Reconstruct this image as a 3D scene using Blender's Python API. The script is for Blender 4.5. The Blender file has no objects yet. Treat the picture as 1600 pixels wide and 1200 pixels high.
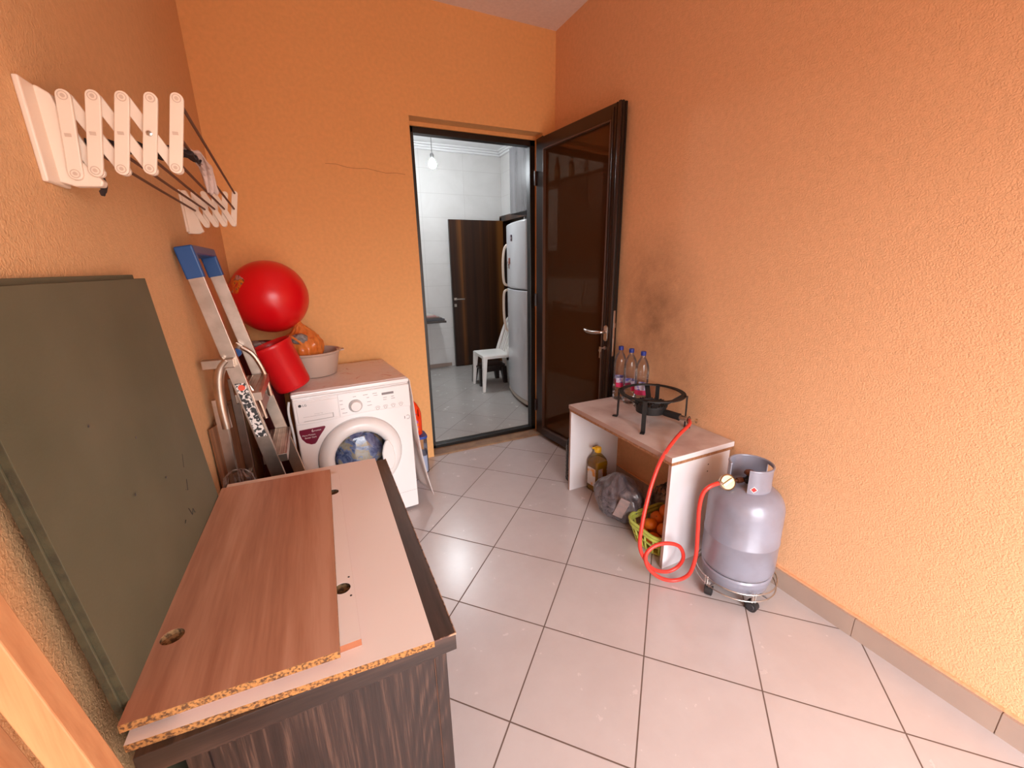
import bpy, bmesh, math, random
from mathutils import Vector, Matrix, Euler, noise
random.seed(7)
S = bpy.context.scene
C = bpy.context.collection
PI = math.pi

# ------------------------------------------------------------------ camera
YAW, PITCH, ROLL = 0.4369, 0.2787, -0.0176
cam_d = bpy.data.cameras.new('camera')
cam = bpy.data.objects.new('camera', cam_d); C.objects.link(cam)
f = Vector((math.sin(YAW)*math.cos(PITCH), math.cos(YAW)*math.cos(PITCH), -math.sin(PITCH)))
r = Vector((math.cos(YAW), -math.sin(YAW), 0)); u = r.cross(f)
r2 = r*math.cos(ROLL) + u*math.sin(ROLL); u2 = -r*math.sin(ROLL) + u*math.cos(ROLL)
cam.matrix_world = Matrix(((r2.x, u2.x, -f.x, -1.7944), (r2.y, u2.y, -f.y, -3.0066), (r2.z, u2.z, -f.z, 1.4567), (0, 0, 0, 1)))
cam_d.sensor_width = 36; cam_d.lens = 646.0/1600*36
cam_d.clip_start = .02; cam_d.clip_end = 60
S.camera = cam

# ------------------------------------------------------------------ view, world, light
S.view_settings.view_transform = 'Standard'; S.view_settings.look = 'None'
S.view_settings.exposure = 0.84; S.view_settings.gamma = 1.0
S.view_settings.use_curve_mapping = False
S.cycles.max_bounces = 12; S.cycles.diffuse_bounces = 6; S.cycles.transparent_max_bounces = 16
S.cycles.sample_clamp_indirect = 8
w = bpy.data.worlds.new('sky'); S.world = w; w.use_nodes = True
wn = w.node_tree.nodes; wl = w.node_tree.links
bg = wn['Background']; bg.inputs['Strength'].default_value = 8.6
_tc = wn.new('ShaderNodeTexCoord'); _sp = wn.new('ShaderNodeSeparateXYZ'); wl.new(_tc.outputs['Generated'], _sp.inputs[0])
_mr = wn.new('ShaderNodeMapRange'); wl.new(_sp.outputs[2], _mr.inputs[0]); _mr.inputs[1].default_value = -.12; _mr.inputs[2].default_value = .15
_mx = wn.new('ShaderNodeMix'); _mx.data_type = 'RGBA'; wl.new(_mr.outputs[0], _mx.inputs[0])
_mx.inputs[6].default_value = (.26, .22, .19, 1); _mx.inputs[7].default_value = (.97, .97, 1.0, 1)   # ground outside below, sky above
wl.new(_mx.outputs[2], bg.inputs['Color'])
# daylight enters by the wide opening behind the viewer; a sky portal marks it
pd = bpy.data.lights.new('opening_portal', 'AREA'); pd.shape = 'RECTANGLE'; pd.size = 1.55; pd.size_y = 2.05
pd.cycles.is_portal = True
po = bpy.data.objects.new('opening_portal', pd); C.objects.link(po)
po.location = (-1.075, -4.19, 1.03); po.rotation_euler = (PI/2, 0, 0)
BULB = 420.0

# ------------------------------------------------------------------ materials
MATS = {}
def new_mat(name):
    m = bpy.data.materials.new(name); m.use_nodes = True
    return m, m.node_tree.nodes, m.node_tree.links, m.node_tree.nodes['Principled BSDF']
def rgba(c): return (c[0], c[1], c[2], 1)
def coords(N, L, scale=(1, 1, 1), rot=(0, 0, 0), loc=(0, 0, 0)):
    tc = N.new('ShaderNodeTexCoord'); mp = N.new('ShaderNodeMapping')
    mp.inputs['Scale'].default_value = scale; mp.inputs['Rotation'].default_value = rot; mp.inputs['Location'].default_value = loc
    L.new(tc.outputs['Object'], mp.inputs['Vector']); return mp.outputs['Vector']
def noise_n(N, L, vec, scale, detail=4, rough=.5, dist=0):
    n = N.new('ShaderNodeTexNoise'); n.inputs['Scale'].default_value = scale; n.inputs['Detail'].default_value = detail
    n.inputs['Roughness'].default_value = rough; n.inputs['Distortion'].default_value = dist
    L.new(vec, n.inputs['Vector']); return n.outputs['Fac']
def ramp(N, L, fac, stops):
    n = N.new('ShaderNodeValToRGB'); e = n.color_ramp.elements
    e[0].position, e[0].color = stops[0][0], rgba(stops[0][1]); e[1].position, e[1].color = stops[-1][0], rgba(stops[-1][1])
    for p, c in stops[1:-1]:
        x = e.new(p); x.color = rgba(c)
    L.new(fac, n.inputs['Fac']); return n.outputs['Color']
def bump(N, L, b, h, strength, dist=.01, normal=None):
    n = N.new('ShaderNodeBump'); n.inputs['Strength'].default_value = strength; n.inputs['Distance'].default_value = dist
    L.new(h, n.inputs['Height']); L.new(n.outputs['Normal'], b.inputs['Normal'])
    if normal: L.new(normal, n.inputs['Normal'])
    return n.outputs['Normal']
def mixc(N, L, fac, a, b):
    n = N.new('ShaderNodeMix'); n.data_type = 'RGBA'
    for k, v in ((0, fac), (6, a), (7, b)):
        if hasattr(v, 'is_linked') or hasattr(v, 'links'): L.new(v, n.inputs[k])
        else: n.inputs[k].default_value = v if k == 0 else rgba(v)
    return n.outputs[2]
def mth(N, L, op, a, b=None):
    n = N.new('ShaderNodeMath'); n.operation = op
    for i, v in enumerate((a, b)):
        if v is None: continue
        if isinstance(v, (int, float)): n.inputs[i].default_value = v
        else: L.new(v, n.inputs[i])
    return n.outputs[0]
def pbr(name, col, rough=.5, metal=0, var=None, bmp=None, coat=0, emis=None, spec=None):
    if name in MATS: return MATS[name]
    m, N, L, B = new_mat(name)
    B.inputs['Base Color'].default_value = rgba(col); B.inputs['Roughness'].default_value = rough; B.inputs['Metallic'].default_value = metal
    if coat: B.inputs['Coat Weight'].default_value = coat; B.inputs['Coat Roughness'].default_value = .08
    if spec is not None: B.inputs['Specular IOR Level'].default_value = spec
    v = coords(N, L)
    if var:                       # (scale, second colour, low, high)
        fc = noise_n(N, L, v, var[0], 5)
        L.new(ramp(N, L, fc, ((var[2], col), (var[3], var[1]))), B.inputs['Base Color'])
    if bmp: bump(N, L, B, noise_n(N, L, v, bmp[0], 4), bmp[1], bmp[2] if len(bmp) > 2 else .002)
    if emis: B.inputs['Emission Color'].default_value = rgba(emis[0]); B.inputs['Emission Strength'].default_value = emis[1]
    MATS[name] = m; return m
def wood(name, c1, c2, c3, stretch=(1, 1, 1), scale=8, rough=.4, fine=60, bmpv=.1, coat=0):
    m, N, L, B = new_mat(name)
    v = coords(N, L, stretch)
    a = noise_n(N, L, v, scale, 4, .55, .4); b = noise_n(N, L, v, fine, 3, .6)
    s = mth(N, L, 'ADD', mth(N, L, 'MULTIPLY', a, .72), mth(N, L, 'MULTIPLY', b, .28))
    L.new(ramp(N, L, s, ((.36, c1), (.5, c2), (.64, c3))), B.inputs['Base Color'])
    B.inputs['Roughness'].default_value = rough
    if coat: B.inputs['Coat Weight'].default_value = coat
    bump(N, L, B, b, bmpv, .002)
    MATS[name] = m; return m
def thin_clear(name, tint, ior=1.5, gl=1.0, rough=.03):
    """thin sheet of glass or plastic: tinted see-through plus a mirror layer by angle"""
    m = bpy.data.materials.new(name); m.use_nodes = True; N = m.node_tree.nodes; L = m.node_tree.links
    N.remove(N['Principled BSDF']); out = N['Material Output']
    t = N.new('ShaderNodeBsdfTransparent'); t.inputs['Color'].default_value = rgba(tint)
    g = N.new('ShaderNodeBsdfGlossy'); g.inputs['Roughness'].default_value = rough; g.inputs['Color'].default_value = (1, 1, 1, 1)
    fr = N.new('ShaderNodeFresnel'); fr.inputs['IOR'].default_value = ior
    k = mth(N, L, 'MULTIPLY', fr.outputs[0], gl)
    mx = N.new('ShaderNodeMixShader'); L.new(k, mx.inputs[0]); L.new(t.outputs[0], mx.inputs[1]); L.new(g.outputs[0], mx.inputs[2])
    L.new(mx.outputs[0], out.inputs['Surface']); MATS[name] = m; return m

def plaster(name, c1, c2, bs, bstr, stains=(), rough=.75):
    m, N, L, B = new_mat(name)
    v = coords(N, L)
    col = ramp(N, L, noise_n(N, L, v, 1.3, 5), ((.35, c1), (.7, c2)))
    fine = ramp(N, L, noise_n(N, L, v, 45, 3), ((.3, (.94, .94, .94)), (.7, (1.03, 1.03, 1.03))))
    mm = N.new('ShaderNodeMix'); mm.data_type = 'RGBA'; mm.blend_type = 'MULTIPLY'; mm.inputs[0].default_value = 1
    L.new(col, mm.inputs[6]); L.new(fine, mm.inputs[7]); col = mm.outputs[2]
    tc = N.new('ShaderNodeTexCoord')
    for (p, rad, sc, amt) in stains:             # sooty patches with their own outline
        d = N.new('ShaderNodeVectorMath'); d.operation = 'SUBTRACT'; L.new(tc.outputs['Object'], d.inputs[0]); d.inputs[1].default_value = p
        s2 = N.new('ShaderNodeVectorMath'); s2.operation = 'MULTIPLY'; L.new(d.outputs[0], s2.inputs[0]); s2.inputs[1].default_value = sc
        ln = N.new('ShaderNodeVectorMath'); ln.operation = 'LENGTH'; L.new(s2.outputs[0], ln.inputs[0])
        a = mth(N, L, 'SUBTRACT', 1.0, mth(N, L, 'DIVIDE', ln.outputs['Value'], rad)); a = mth(N, L, 'MAXIMUM', a, 0)
        nn = noise_n(N, L, v, 7, 6, .65); a = mth(N, L, 'MULTIPLY', mth(N, L, 'MULTIPLY', a, nn), amt); a = mth(N, L, 'MINIMUM', a, .8)
        col = mixc(N, L, a, col, (.16, .075, .035))
    L.new(col, B.inputs['Base Color']); B.inputs['Roughness'].default_value = rough
    B.inputs['Specular IOR Level'].default_value = .3
    h = noise_n(N, L, v, bs, 2, .5, .6)
    h2 = noise_n(N, L, v, bs*.35, 2)
    hh = mth(N, L, 'ADD', h, mth(N, L, 'MULTIPLY', h2, .15))
    bump(N, L, B, hh, bstr, .0035)
    MATS[name] = m; return m

def tiles(name, origin, ang, size, c1, c2, grout, rough=.26):
    m, N, L, B = new_mat(name)
    tc = N.new('ShaderNodeTexCoord')
    d = N.new('ShaderNodeVectorMath'); d.operation = 'SUBTRACT'; L.new(tc.outputs['Object'], d.inputs[0]); d.inputs[1].default_value = (origin[0], origin[1], 0)
    vr = N.new('ShaderNodeVectorRotate'); vr.rotation_type = 'Z_AXIS'; L.new(d.outputs[0], vr.inputs['Vector']); vr.inputs['Angle'].default_value = ang
    sc = N.new('ShaderNodeVectorMath'); sc.operation = 'SCALE'; L.new(vr.outputs[0], sc.inputs[0]); sc.inputs['Scale'].default_value = 1/size
    sp = N.new('ShaderNodeSeparateXYZ'); L.new(sc.outputs[0], sp.inputs[0])
    es = []
    for k in (0, 1):
        fr = mth(N, L, 'FRACT', sp.outputs[k]); es.append(mth(N, L, 'MINIMUM', fr, mth(N, L, 'SUBTRACT', 1.0, fr)))
    e = mth(N, L, 'MINIMUM', es[0], es[1])
    mask = N.new('ShaderNodeMapRange'); L.new(e, mask.inputs[0]); mask.inputs[1].default_value = .0045; mask.inputs[2].default_value = .0085
    fl = N.new('ShaderNodeVectorMath'); fl.operation = 'FLOOR'; L.new(sc.outputs[0], fl.inputs[0])
    wn_ = N.new('ShaderNodeTexWhiteNoise'); L.new(fl.outputs[0], wn_.inputs['Vector'])
    v = tc.outputs['Object']
    n1 = noise_n(N, L, v, 3.2, 6, .6); n2 = noise_n(N, L, v, 14, 4, .6)
    t = mth(N, L, 'ADD', mth(N, L, 'MULTIPLY', n1, .6), mth(N, L, 'MULTIPLY', n2, .3)); t = mth(N, L, 'ADD', t, mth(N, L, 'MULTIPLY', wn_.outputs['Value'], .12))
    base = ramp(N, L, t, ((.38, c1), (.62, c2)))
    col = mixc(N, L, mask.outputs[0], grout, base)
    L.new(col, B.inputs['Base Color'])
    rr = N.new('ShaderNodeMapRange'); L.new(n2, rr.inputs[0]); rr.inputs[3].default_value = rough-.02; rr.inputs[4].default_value = rough+.03
    L.new(mixc(N, L, mask.outputs[0], (.8, .8, .8), rr.outputs[0]), B.inputs['Roughness']); B.inputs['Specular IOR Level'].default_value = .8
    bump(N, L, B, mask.outputs[0], .3, .001)
    MATS[name] = m; return m


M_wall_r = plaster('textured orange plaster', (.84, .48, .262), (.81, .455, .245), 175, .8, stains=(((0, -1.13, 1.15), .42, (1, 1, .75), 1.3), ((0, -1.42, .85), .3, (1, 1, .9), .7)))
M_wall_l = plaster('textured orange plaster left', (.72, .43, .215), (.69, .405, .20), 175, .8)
M_wall_b = plaster('smooth orange plaster', (.83, .435, .17), (.80, .415, .16), 40, .10)
M_ceil = plaster('ceiling paint', (.80, .70, .66), (.76, .66, .62), 30, .08)
M_floor = tiles('diagonal floor tiles', (-1.3802, -1.5127), .8029, .4, (.53, .465, .45), (.57, .51, .495), (.13, .08, .06))
n2o = Vector((-.485*.7071 + .115*.7071, .485*.7071 + .115*.7071, 0))
M_kfloor = tiles('kitchen floor tiles', (n2o.x, n2o.y), -PI/4, .4, (.45, .425, .40), (.48, .455, .435), (.16, .14, .13))
M_kwall = None
def wall_tiles():
    m, N, L, B = new_mat('kitchen wall tiles')
    tc = N.new('ShaderNodeTexCoord'); sp = N.new('ShaderNodeSeparateXYZ'); L.new(tc.outputs['Object'], sp.inputs[0])
    xy = mth(N, L, 'ADD', sp.outputs[0], sp.outputs[1])
    a = mth(N, L, 'FRACT', mth(N, L, 'DIVIDE', mth(N, L, 'ADD', xy, 10.1), .6)); a = mth(N, L, 'MINIMUM', a, mth(N, L, 'SUBTRACT', 1.0, a))
    b = mth(N, L, 'FRACT', mth(N, L, 'DIVIDE', sp.outputs[2], .3)); b = mth(N, L, 'MINIMUM', b, mth(N, L, 'SUBTRACT', 1.0, b))
    e = mth(N, L, 'MINIMUM', mth(N, L, 'MULTIPLY', a, 2.0), b)
    mk = N.new('ShaderNodeMapRange'); L.new(e, mk.inputs[0]); mk.inputs[1].default_value = .003; mk.inputs[2].default_value = .012
    v = tc.outputs['Object']
    base = ramp(N, L, noise_n(N, L, v, 2.0, 6, .6, .6), ((.35, (.60, .585, .565)), (.7, (.68, .665, .65))))
    L.new(mixc(N, L, mk.outputs[0], (.52, .50, .48), base), B.inputs['Base Color']); B.inputs['Roughness'].default_value = .35
    return m
M_kwall = wall_tiles()
M_kceil = pbr('kitchen ceiling white', (.74, .74, .74), .8)
M_skirt = pbr('skirting tile', (.42, .31, .25), .4, var=(6, (.38, .28, .23), .35, .65))
M_thresh = pbr('threshold brown', (.33, .19, .10), .6, var=(9, (.24, .13, .07), .4, .6))
M_alu = pbr('dark brown aluminium', (.020, .007, .004), .28, .0, coat=.25)
M_alublack = pbr('black frame seal', (.006, .005, .004), .35)
M_bead = pbr('brown glazing bead', (.09, .045, .03), .3, coat=.4)
def bronze():
    m = bpy.data.materials.new('bronze tinted glass'); m.use_nodes = True; N = m.node_tree.nodes; L = m.node_tree.links
    N.remove(N['Principled BSDF']); out = N['Material Output']
    t = N.new('ShaderNodeBsdfTransparent'); t.inputs['Color'].default_value = (.16, .07, .03, 1)
    d = N.new('ShaderNodeBsdfDiffuse'); d.inputs['Color'].default_value = (.075, .030, .011, 1)
    m1 = N.new('ShaderNodeMixShader'); m1.inputs[0].default_value = .75; L.new(t.outputs[0], m1.inputs[1]); L.new(d.outputs[0], m1.inputs[2])
    g = N.new('ShaderNodeBsdfGlossy'); g.inputs['Roughness'].default_value = 0; g.inputs['Color'].default_value = (.9, .62, .45, 1)
    fr = N.new('ShaderNodeFresnel'); fr.inputs['IOR'].default_value = 1.5
    mx = N.new('ShaderNodeMixShader'); L.new(mth(N, L, 'MULTIPLY', fr.outputs[0], 1.15), mx.inputs[0]); L.new(m1.outputs[0], mx.inputs[1]); L.new(g.outputs[0], mx.inputs[2])
    L.new(mx.outputs[0], out.inputs['Surface']); return m
M_tint = bronze()
M_chrome = pbr('satin nickel', (.62, .55, .50), .28, 1)
M_steel = pbr('brushed steel', (.6, .58, .55), .3, 1, bmp=(90, .05))
M_alum = pbr('aluminium profile', (.60, .49, .41), .34, 1, var=(14, (.46, .37, .30), .4, .65), bmp=(120, .06))
M_blue = pbr('blue plastic', (.012, .075, .26), .4)
M_white = pbr('white enamel', (.84, .81, .80), .22, coat=.3)
M_whitep = pbr('white plastic', (.83, .80, .78), .3)
M_lightgrey = pbr('light grey plastic', (.45, .43, .42), .35)
M_grey = pbr('grey print', (.22, .20, .20), .5)
M_darkgrey = pbr('dark print', (.03, .028, .028), .4)
M_maroon = pbr('maroon sticker', (.16, .006, .03), .3)
M_red = pbr('red plastic', (.62, .006, .010), .35)
M_ballred = pbr('red rubber ball', (.75, .004, .010), .30)
M_redhose = pbr('red rubber hose', (.72, .045, .03), .35)
M_black = pbr('black iron', (.012, .011, .011), .55, .2, bmp=(90, .2))
M_blackp = pbr('black rubber', (.012, .012, .014), .5)
M_rack = pbr('cream plastic', (.83, .70, .58), .4)
M_rod = pbr('rusty rod', (.13, .055, .03), .6)
M_green = pbr('green chipboard', (.090, .088, .048), .7, var=(4, (.125, .115, .068), .3, .7), bmp=(160, .15))
M_greenedge = pbr('green chipboard edge', (.040, .034, .015), .8, var=(40, (.062, .054, .024), .35, .6), bmp=(220, .5))
M_lamin = pbr('white laminate', (.86, .78, .73), .38, var=(2.5, (.84, .75, .70), .35, .65))
M_chipw = pbr('raw chipboard edge', (.42, .19, .055), .85, var=(190, (.10, .042, .015), .44, .60), bmp=(200, .6))
M_redwood = wood('reddish walnut laminate', (.34, .145, .085), (.45, .215, .13), (.54, .29, .19), (9, .5, 9), 1.3, .34, 11, .02)
M_redwood_edge = pbr('wood edge band', (.42, .15, .07), .45, var=(12, (.33, .11, .05), .4, .6))
def dark_oak():
    m, N, L, B = new_mat('dark oak laminate')
    v = coords(N, L, (5, 5, .5))
    a = noise_n(N, L, v, 1.4, 1, .4, .8)
    rings = mth(N, L, 'FRACT', mth(N, L, 'MULTIPLY', a, 13.0))
    rg = mth(N, L, 'ABSOLUTE', mth(N, L, 'SUBTRACT', rings, .5))
    b = noise_n(N, L, coords(N, L, (60, 60, 1.6)), 4, 4, .7)
    s = mth(N, L, 'ADD', mth(N, L, 'MULTIPLY', rg, .42), mth(N, L, 'MULTIPLY', b, .8))
    L.new(ramp(N, L, s, ((.30, (.012, .0055, .004)), (.55, (.028, .013, .0095)), (.80, (.115, .060, .040)))), B.inputs['Base Color'])
    B.inputs['Roughness'].default_value = .42; bump(N, L, B, b, .25, .002); return m
M_oak = dark_oak()
M_oakh = wood('dark oak strip', (.016, .008, .006), (.030, .015, .011), (.055, .028, .020), (.8, 12, 12), 3, .42, 16, .1)
M_oaky = wood('dark oak strip long', (.030, .018, .013), (.050, .030, .022), (.078, .048, .035), (12, .8, 12), 3, .42, 16, .1)
M_pine = wood('pine batten', (.46, .19, .075), (.55, .25, .105), (.60, .30, .13), (14, 14, .8), 2.2, .6, 14, .1)
M_bench = pbr('bench top laminate', (.62, .52, .48), .42, var=(7, (.46, .34, .30), .42, .72))
M_benchw = pbr('bench side laminate', (.74, .71, .74), .38, var=(3, (.70, .64, .62), .4, .75))
M_benchedge = pbr('bench edge band', (.42, .27, .22), .5)
M_gas = pbr('grey gas bottle paint', (.265, .27, .335), .34, .1, var=(9, (.22, .21, .25), .45, .75), bmp=(22, .10, .004), coat=.2)
M_brass = pbr('brass', (.55, .44, .29), .3, 1)
M_copper = pbr('rusty nut', (.18, .07, .035), .55, .7)
M_yellow = pbr('yellow plastic', (.85, .45, .01), .35)
M_oil = pbr('cooking oil', (.75, .38, .01), .08, var=None)
M_oil.node_tree.nodes['Principled BSDF'].inputs['Transmission Weight'].default_value = .55
M_clear = thin_clear('clear plastic', (.93, .95, .97), 1.45, .9, .06)
M_clearw = thin_clear('cloudy clear plastic', (.84, .82, .84), 1.45, 1.0, .12)
M_glassdoor = thin_clear('washer door glass', (.62, .66, .72), 1.5, 1.0, .02)
M_orangefruit = pbr('orange peel', (.80, .20, .008), .45, var=(5, (.62, .13, .006), .4, .65), bmp=(140, .25))
M_basket = pbr('lime plastic', (.55, .62, .12), .4)
M_deter = pbr('orange detergent plastic', (.88, .055, .008), .3)
M_fridge = pbr('fridge white', (.62, .64, .67), .22, coat=.2)
M_walnut = wood('dark walnut door', (.006, .002, .0015), (.040, .013, .004), (.17, .060, .012), (7, 7, .10), .62, .35, 1.4, .03)
M_greycab = wood('grey gloss cabinet', (.055, .05, .055), (.085, .08, .085), (.12, .115, .12), (9, 9, .4), 2, .22, 8, .02, coat=.5)
M_kcab = pbr('brown kitchen cabinet', (.17, .085, .05), .3, var=(4, (.12, .06, .035), .4, .6))
M_counter = pbr('dark worktop', (.07, .055, .05), .25)
M_chairp = pbr('white garden chair plastic', (.82, .80, .77), .35)
M_stool = pbr('dark brown plastic', (.018, .009, .007), .4)
M_rubwhite = pbr('paper', (.75, .72, .68), .7)

# ------------------------------------------------------------------ mesh helpers
MTX = {}
def box(bm, lo, hi, mtx=None):
    vs = [bm.verts.new(Vector((x, y, z))) for x in (lo[0], hi[0]) for y in (lo[1], hi[1]) for z in (lo[2], hi[2])]
    for q in ((0, 1, 3, 2), (4, 6, 7, 5), (0, 4, 5, 1), (2, 3, 7, 6), (0, 2, 6, 4), (1, 5, 7, 3)): bm.faces.new([vs[i] for i in q])
    if mtx: bmesh.ops.transform(bm, matrix=mtx, verts=vs)
    return vs
def frame_of(d):
    d = d.normalized(); a = Vector((0, 0, 1)) if abs(d.z) < .9 else Vector((1, 0, 0))
    x = a.cross(d).normalized(); return x, d.cross(x)
def tube(bm, pts, rad, seg=10, closed=False, caps=True, flat=None):
    """round (or flattened) tube along points; rad number or list"""
    pts = [Vector(p) for p in pts]; n = len(pts); rings = []
    prevx = None
    for i, p in enumerate(pts):
        if closed: d = pts[(i+1) % n] - pts[i-1]
        else: d = pts[min(i+1, n-1)] - pts[max(i-1, 0)]
        if d.length < 1e-9: d = Vector((0, 0, 1))
        d.normalize()
        if prevx is None: x, y = frame_of(d)
        else:
            x = (prevx - d*prevx.dot(d)); x = x.normalized() if x.length > 1e-6 else frame_of(d)[0]; y = d.cross(x)
        prevx = x; rr = rad[i] if isinstance(rad, (list, tuple)) else rad
        rings.append([bm.verts.new(p + (x*math.cos(2*PI*k/seg) + y*math.sin(2*PI*k/seg))*rr) for k in range(seg)])
    m = n if closed else n-1
    for i in range(m):
        a, b = rings[i], rings[(i+1) % n]
        for k in range(seg): bm.faces.new((a[k], a[(k+1) % seg], b[(k+1) % seg], b[k]))
    if caps and not closed:
        bm.faces.new(rings[0][::-1]); bm.faces.new(rings[-1])
def lathe(bm, prof, seg=32, mtx=None, cap_lo=True, cap_hi=True, sx=1, sy=1, wob=None):
    """prof: list of (radius, z)"""
    rings = []
    for (rr, z) in prof:
        ring = []
        for k in range(seg):
            a = 2*PI*k/seg; q = rr
            if wob: q = rr*(1 + wob(a, z))
            ring.append(bm.verts.new((q*math.cos(a)*sx, q*math.sin(a)*sy, z)))
        rings.append(ring)
    for i in range(len(rings)-1):
        for k in range(seg): bm.faces.new((rings[i][k], rings[i][(k+1) % seg], rings[i+1][(k+1) % seg], rings[i+1][k]))
    if cap_lo and prof[0][0] > 1e-6: bm.faces.new(rings[0][::-1])
    if cap_hi and prof[-1][0] > 1e-6: bm.faces.new(rings[-1])
    if mtx: bmesh.ops.transform(bm, matrix=mtx, verts=[v for rg in rings for v in rg])
    return rings
def prism(bm, poly, t0, t1, axes='xz'):
    """poly in a plane, extruded along the remaining axis from t0 to t1"""
    def P(a, b, t):
        return {'xz': (a, t, b), 'xy': (a, b, t), 'yz': (t, a, b)}[axes]
    A = [bm.verts.new(P(a, b, t0)) for a, b in poly]; B_ = [bm.verts.new(P(a, b, t1)) for a, b in poly]
    bm.faces.new(A); bm.faces.new(B_[::-1]); n = len(poly)
    for i in range(n): bm.faces.new((A[i], B_[i], B_[(i+1) % n], A[(i+1) % n]))
    return A + B_
def at(loc, rx=0, ry=0, rz=0): return Matrix.Translation(Vector(loc)) @ Euler((rx, ry, rz)).to_matrix().to_4x4()
def NB(): return bmesh.new()
def obj(name, bm, mat, parent=None, world=False, smooth=False, bev=0, mats=None, seg=2, sub=0):
    bmesh.ops.remove_doubles(bm, verts=bm.verts, dist=1e-6)
    bmesh.ops.recalc_face_normals(bm, faces=bm.faces)
    if world and parent is not None:
        bmesh.ops.transform(bm, matrix=MTX[parent.name].inverted(), verts=bm.verts)
    me = bpy.data.meshes.new(name); bm.to_mesh(me); bm.free()
    me.materials.append(mat)
    if mats:
        for m in mats: me.materials.append(m)
    if smooth:
        for p in me.polygons: p.use_smooth = True
        try: me.set_sharp_from_angle(angle=math.radians(42))
        except Exception: pass
    o = bpy.data.objects.new(name, me); C.objects.link(o)
    if parent is not None:
        o.parent = parent; MTX[o.name] = MTX[parent.name]
    else: MTX[o.name] = Matrix.Identity(4)
    if bev:
        b = o.modifiers.new('bevel', 'BEVEL'); b.width = bev; b.segments = seg; b.limit_method = 'ANGLE'
    if sub:
        s = o.modifiers.new('sub', 'SUBSURF'); s.levels = sub; s.render_levels = sub
    return o
def tag(o, label=None, cat=None, group=None, kind=None):
    if label: o['label'] = label
    if cat: o['category'] = cat
    if group: o['group'] = group
    if kind: o['kind'] = kind
    return o
def thing(name, label, cat, loc=(0, 0, 0), rz=0, group=None, rx=0, ry=0):
    o = bpy.data.objects.new(name, None); C.objects.link(o); o.empty_display_size = .05
    o.location = loc; o.rotation_euler = (rx, ry, rz); MTX[o.name] = at(loc, rx, ry, rz)
    return tag(o, label, cat, group)
def struct(name, bm, mat, label=None, cat=None, **k):
    o = obj(name, bm, mat, **k); tag(o, label or name.replace('_', ' '), cat or 'structure', kind='structure'); return o
def copy_tree(o, parent=None):
    c = o.copy(); C.objects.link(c); c.parent = parent
    for ch in list(o.children): copy_tree(ch, c)
    return c
def text(name, s, size, mtx, mat, parent=None, ext=.0006):
    cu = bpy.data.curves.new(name, 'FONT'); cu.body = s; cu.size = size; cu.extrude = ext; cu.resolution_u = 3
    t = bpy.data.objects.new(name, cu); C.objects.link(t)
    dg = bpy.context.evaluated_depsgraph_get(); me = bpy.data.meshes.new_from_object(t.evaluated_get(dg))
    bpy.data.objects.remove(t); me.transform(mtx); me.materials.clear(); me.materials.append(mat)
    o = bpy.data.objects.new(name, me); C.objects.link(o); o.parent = parent
    return o
def smooth_pts(P, n=6):
    """Catmull-Rom through the points"""
    P = [Vector(p) for p in P]; out = []
    for i in range(len(P)-1):
        a, b, c, d = P[max(i-1, 0)], P[i], P[i+1], P[min(i+2, len(P)-1)]
        for k in range(n):
            t = k/n; out.append(.5*((2*b) + (c-a)*t + (2*a-5*b+4*c-d)*t*t + (3*b-a-3*c+d)*t**3))
    out.append(P[-1]); return out
def rrect(cx, cy, sx, sy, rad, n=5):
    pts = []
    for (qx, qy, a0) in ((1, 1, 0), (-1, 1, PI/2), (-1, -1, PI), (1, -1, 1.5*PI)):
        for k in range(n+1):
            a = a0 + PI/2*k/n; pts.append((cx + qx*(sx/2-rad) + rad*math.cos(a), cy + qy*(sy/2-rad) + rad*math.sin(a)))
    return pts
def cut(o, cutter_bm):
    me = bpy.data.meshes.new('cut'); bmesh.ops.recalc_face_normals(cutter_bm, faces=cutter_bm.faces); cutter_bm.to_mesh(me); cutter_bm.free()
    c = bpy.data.objects.new('cut', me); C.objects.link(c); c.parent = o.parent
    md = o.modifiers.new('b', 'BOOLEAN'); md.object = c; md.operation = 'DIFFERENCE'; md.solver = 'EXACT'
    bpy.context.view_layer.update()
    dg = bpy.context.evaluated_depsgraph_get(); nm = bpy.data.meshes.new_from_object(o.evaluated_get(dg))
    o.modifiers.remove(md); o.data = nm; bpy.data.objects.remove(c); return o

# ================================================================== ROOM
XL, XR, H = -2.225, 0.0, 3.04
YB = -4.2                                     # rear of the room, behind the viewer
DL, DR, DT, WT = -1.088, -.1065, 2.395, .20   # doorway in the far wall
b = NB(); box(b, (XL-.15, YB-.15, -.1), (XR+.15, 0, 0)); struct('floor', b, M_floor, 'beige diagonal square floor tiles of the utility room', 'floor')
b = NB(); box(b, (XL-.15, YB-.15, H), (XR+.15, 0, H+.1)); struct('ceiling', b, M_ceil, 'plain pale ceiling above the orange walls', 'ceiling')
b = NB(); box(b, (XR, YB-.15, 0), (XR+.15, WT, H)); struct('wall_right', b, M_wall_r, 'rough orange plaster wall behind the white bench', 'wall')
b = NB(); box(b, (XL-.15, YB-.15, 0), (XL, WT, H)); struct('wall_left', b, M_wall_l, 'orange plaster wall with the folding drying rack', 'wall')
b = NB(); box(b, (XL, 0, 0), (DL, WT, H)); box(b, (DL, 0, DT), (DR, WT, H)); box(b, (DR, 0, 0), (XR, WT, H)); box(b, (DL, 0, -.1), (DR, WT, 0))
struct('wall_back', b, M_wall_b, 'smooth orange wall with the doorway to the kitchen', 'wall')
b = NB(); box(b, (XL-.15, YB-.15, 0), (-1.85, YB, H)); box(b, (-.3, YB-.15, 0), (XR, YB, H)); box(b, (-1.85, YB-.15, 2.05), (-.3, YB, H))
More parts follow.
